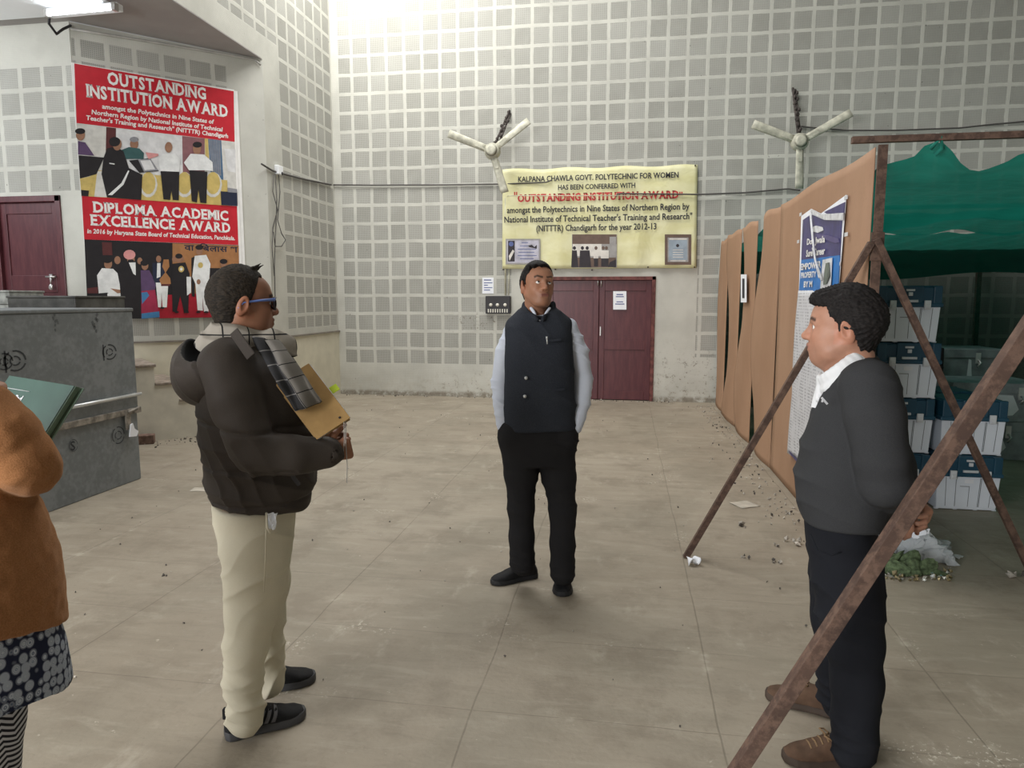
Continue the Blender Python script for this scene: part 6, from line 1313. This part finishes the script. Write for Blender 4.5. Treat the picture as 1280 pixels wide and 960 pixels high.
# zigzag leggings
k = NT('black and white zigzag leggings', .85, 0, .15); X, Y, Z = k.xyz(); zig = k.m('ABSOLUTE', k.m('SUBTRACT', k.m('FRACT', k.m('MULTIPLY', k.m('ADD', X, k.m('MULTIPLY', Y, .4)), 24)), .5)); t = k.m('FRACT', k.m('ADD', k.m('MULTIPLY', Z, 62), k.m('MULTIPLY', zig, 2.2)))
k.color(k.mix(k.step(t, .45, .55), (.02, .02, .024), (.50, .50, .52))); M_leg = k.mat
v = Vox((-.45, -.30, .03), (.36, .30, .85), .005); v.chain([P(-16, 800), P(-20, 900), P(-18, 1000), P(-14, 1110)], [.098, .083, .072, .055], .03); v.chain([P(-84, 800), P(-86, 900), P(-88, 1000), P(-92, 1110)], [.098, .083, .072, .055], .03)
emit('leggings', v, M_leg, wom, lambda V, N: .003 * nz3(V, 14))
for x in (-10, -94): shoe(wom, P(x, 1135) * [1, 1, 0] + [-.02, -.09, 0], P(x, 1135) * [1, 1, 0] + [.05, .13, 0], M_black2, M_soleb, .042, .07)
# green folder in her hands
fo = empty('green_folder', (0, 0, 0), 'dark green folder carried by the woman in tan coat', 'folder')
M_gfold = simple('green folder card', (.045, .095, .075), .4, var=.1, spec=.5); M_gfold2 = simple('light green folder back', (.12, .20, .14), .45, spec=.5); M_mag = simple('magenta print', (.38, .04, .22), .5)
fo.location = P.base + P.r * .05 + P.n * .30 + np.array([0, 0, 1.15])
def W(x, y, dy): return P.base + P.r * P(x, y, dy)[0] + P.n * P(x, y, dy)[1] + np.array([0, 0, P(x, y, dy)[2]])
A_, B_, C_ = W(95, 483, .34), W(52, 552, .30), W(14, 470, .42); Dq = C_ + (B_ - A_) * 1.9; B2 = A_ + (B_ - A_) * 1.9; nf = unit(np.cross(B_ - A_, C_ - A_)); nf = nf if nf @ (EYE - A_) > 0 else -nf
def slab(name, q, off, th, m): mb = MB(); F_ = [p + nf * off for p in q]; mb.add(F_ + [p - nf * th for p in F_], [(0, 1, 2, 3), (7, 6, 5, 4), (0, 4, 5, 1), (1, 5, 6, 2), (2, 6, 7, 3), (3, 7, 4, 0)]); return build(name, mb, m, fo, bevel=.001)
back = unit(A_ - C_) * .012
slab('front_cover', [A_, B2, Dq, C_], .006, .003, M_gfold); slab('back_cover', [A_ + back, B2 + back, Dq, C_], -.016, .003, M_gfold2); slab('spine', [A_ + back * .2, B2 + back * .2, B2 - back * .2, A_ - back * .2], .003, .016, M_gfold2)
def fpt(u, w, l=.0075): return A_ + (C_ - A_) * u + (B_ - A_) * w + nf * l
mb = MB(); e1, e2 = unit(A_ - C_), unit(A_ - B_); letter(mb, 'Solo Pad', fpt(.88, .42), fpt(.60, .42), .022, 0, .03, up=e2 * .9); mb.tube([fpt(.92, .50), fpt(.56, .50)], .0008, 4); mb.tube([fpt(.92, .22), fpt(.56, .22)], .0008, 4); build('cover_lettering', mb, M_pls, fo)
mb = MB(); mb.add([fpt(.68, .78), fpt(.38, .78), fpt(.38, 1.15), fpt(.68, 1.15)], [(0, 1, 2, 3)]); s1 = build('sticker', mb, M_paper, fo); mb = MB(); mb.add([fpt(.66, .84, .009), fpt(.46, .86, .009), fpt(.44, .95, .009), fpt(.50, 1.0, .009), fpt(.46, 1.15, .009), fpt(.66, 1.15, .009)], [(0, 1, 2, 3, 4, 5)]); build('sticker_print', mb, M_mag, s1)

# ------------------------------------------------------------------ tan folder held by the man in the brown jacket
P = PL
def W(x, y, dy): q = P(x, y, dy); return P.base + P.r * q[0] + P.n * q[1] + np.array([0, 0, q[2]])
tf = empty('tan_folder', W(405, 505, -.1), 'tan card folder full of papers held upright by the man in brown jacket', 'folder')
k = NT('tan folder card', .6, 0, .3); n1 = k.noise(14, 4); k.color(k.mix(k.step(n1, .3, .7), (.36, .22, .085), (.46, .29, .115))); M_tan = k.mat
A_, B_ = W(386, 454, -.10), W(438, 522, -.15); dn = unit(B_ - A_); wd_ = W(352, 482, -.16) - A_; wd_ = unit(wd_ - dn * (wd_ @ dn)) * .13; nf = unit(np.cross(dn, wd_)); nf = nf if nf @ (EYE - A_) > 0 else -nf; fo = tf
slab('front_cover', [A_, B_, B_ + wd_, A_ + wd_], .0, .003, M_tan); slab('back_cover', [A_ + dn * .004, B_ + dn * .002, B_ + wd_, A_ + wd_], -.018, .003, M_tan)
slab('papers', [A_ + dn * .006 - wd_ * .03, B_ - dn * .006 - wd_ * .02, B_ + wd_ * .97, A_ + wd_ * .97], -.004, .012, M_paper)
mb = MB(); q = A_ + dn * .12 - wd_ * .03 - nf * .008; mb.frame(q - wd_ / .13 * .012, dn * .012, wd_ / .13 * .016, nf * .002); build('sticky_tab', mb, simple('lime sticky tab', (.48, .62, .05), .6), tf)
mb = MB(); q = B_ + wd_ * .12 - nf * .006 - dn * .004; mb.tube([q, q + [-.002, 0, -.08], q + [.001, 0, -.15], q + [-.002, 0, -.215]], .0016, 6); q2 = B_ + wd_ * .2; mb.tube([q2, q2 + [.0, 0, -.06], q2 + [-.004, 0, -.10]], .0014, 6); build('string', mb, M_wirel, tf)
mb = MB(); q = B_ + wd_ * .22 - dn * .02 + nf * .001; mb.tube([q, q + nf * .002], .004, 8); build('eyelet', mb, M_hole, tf)
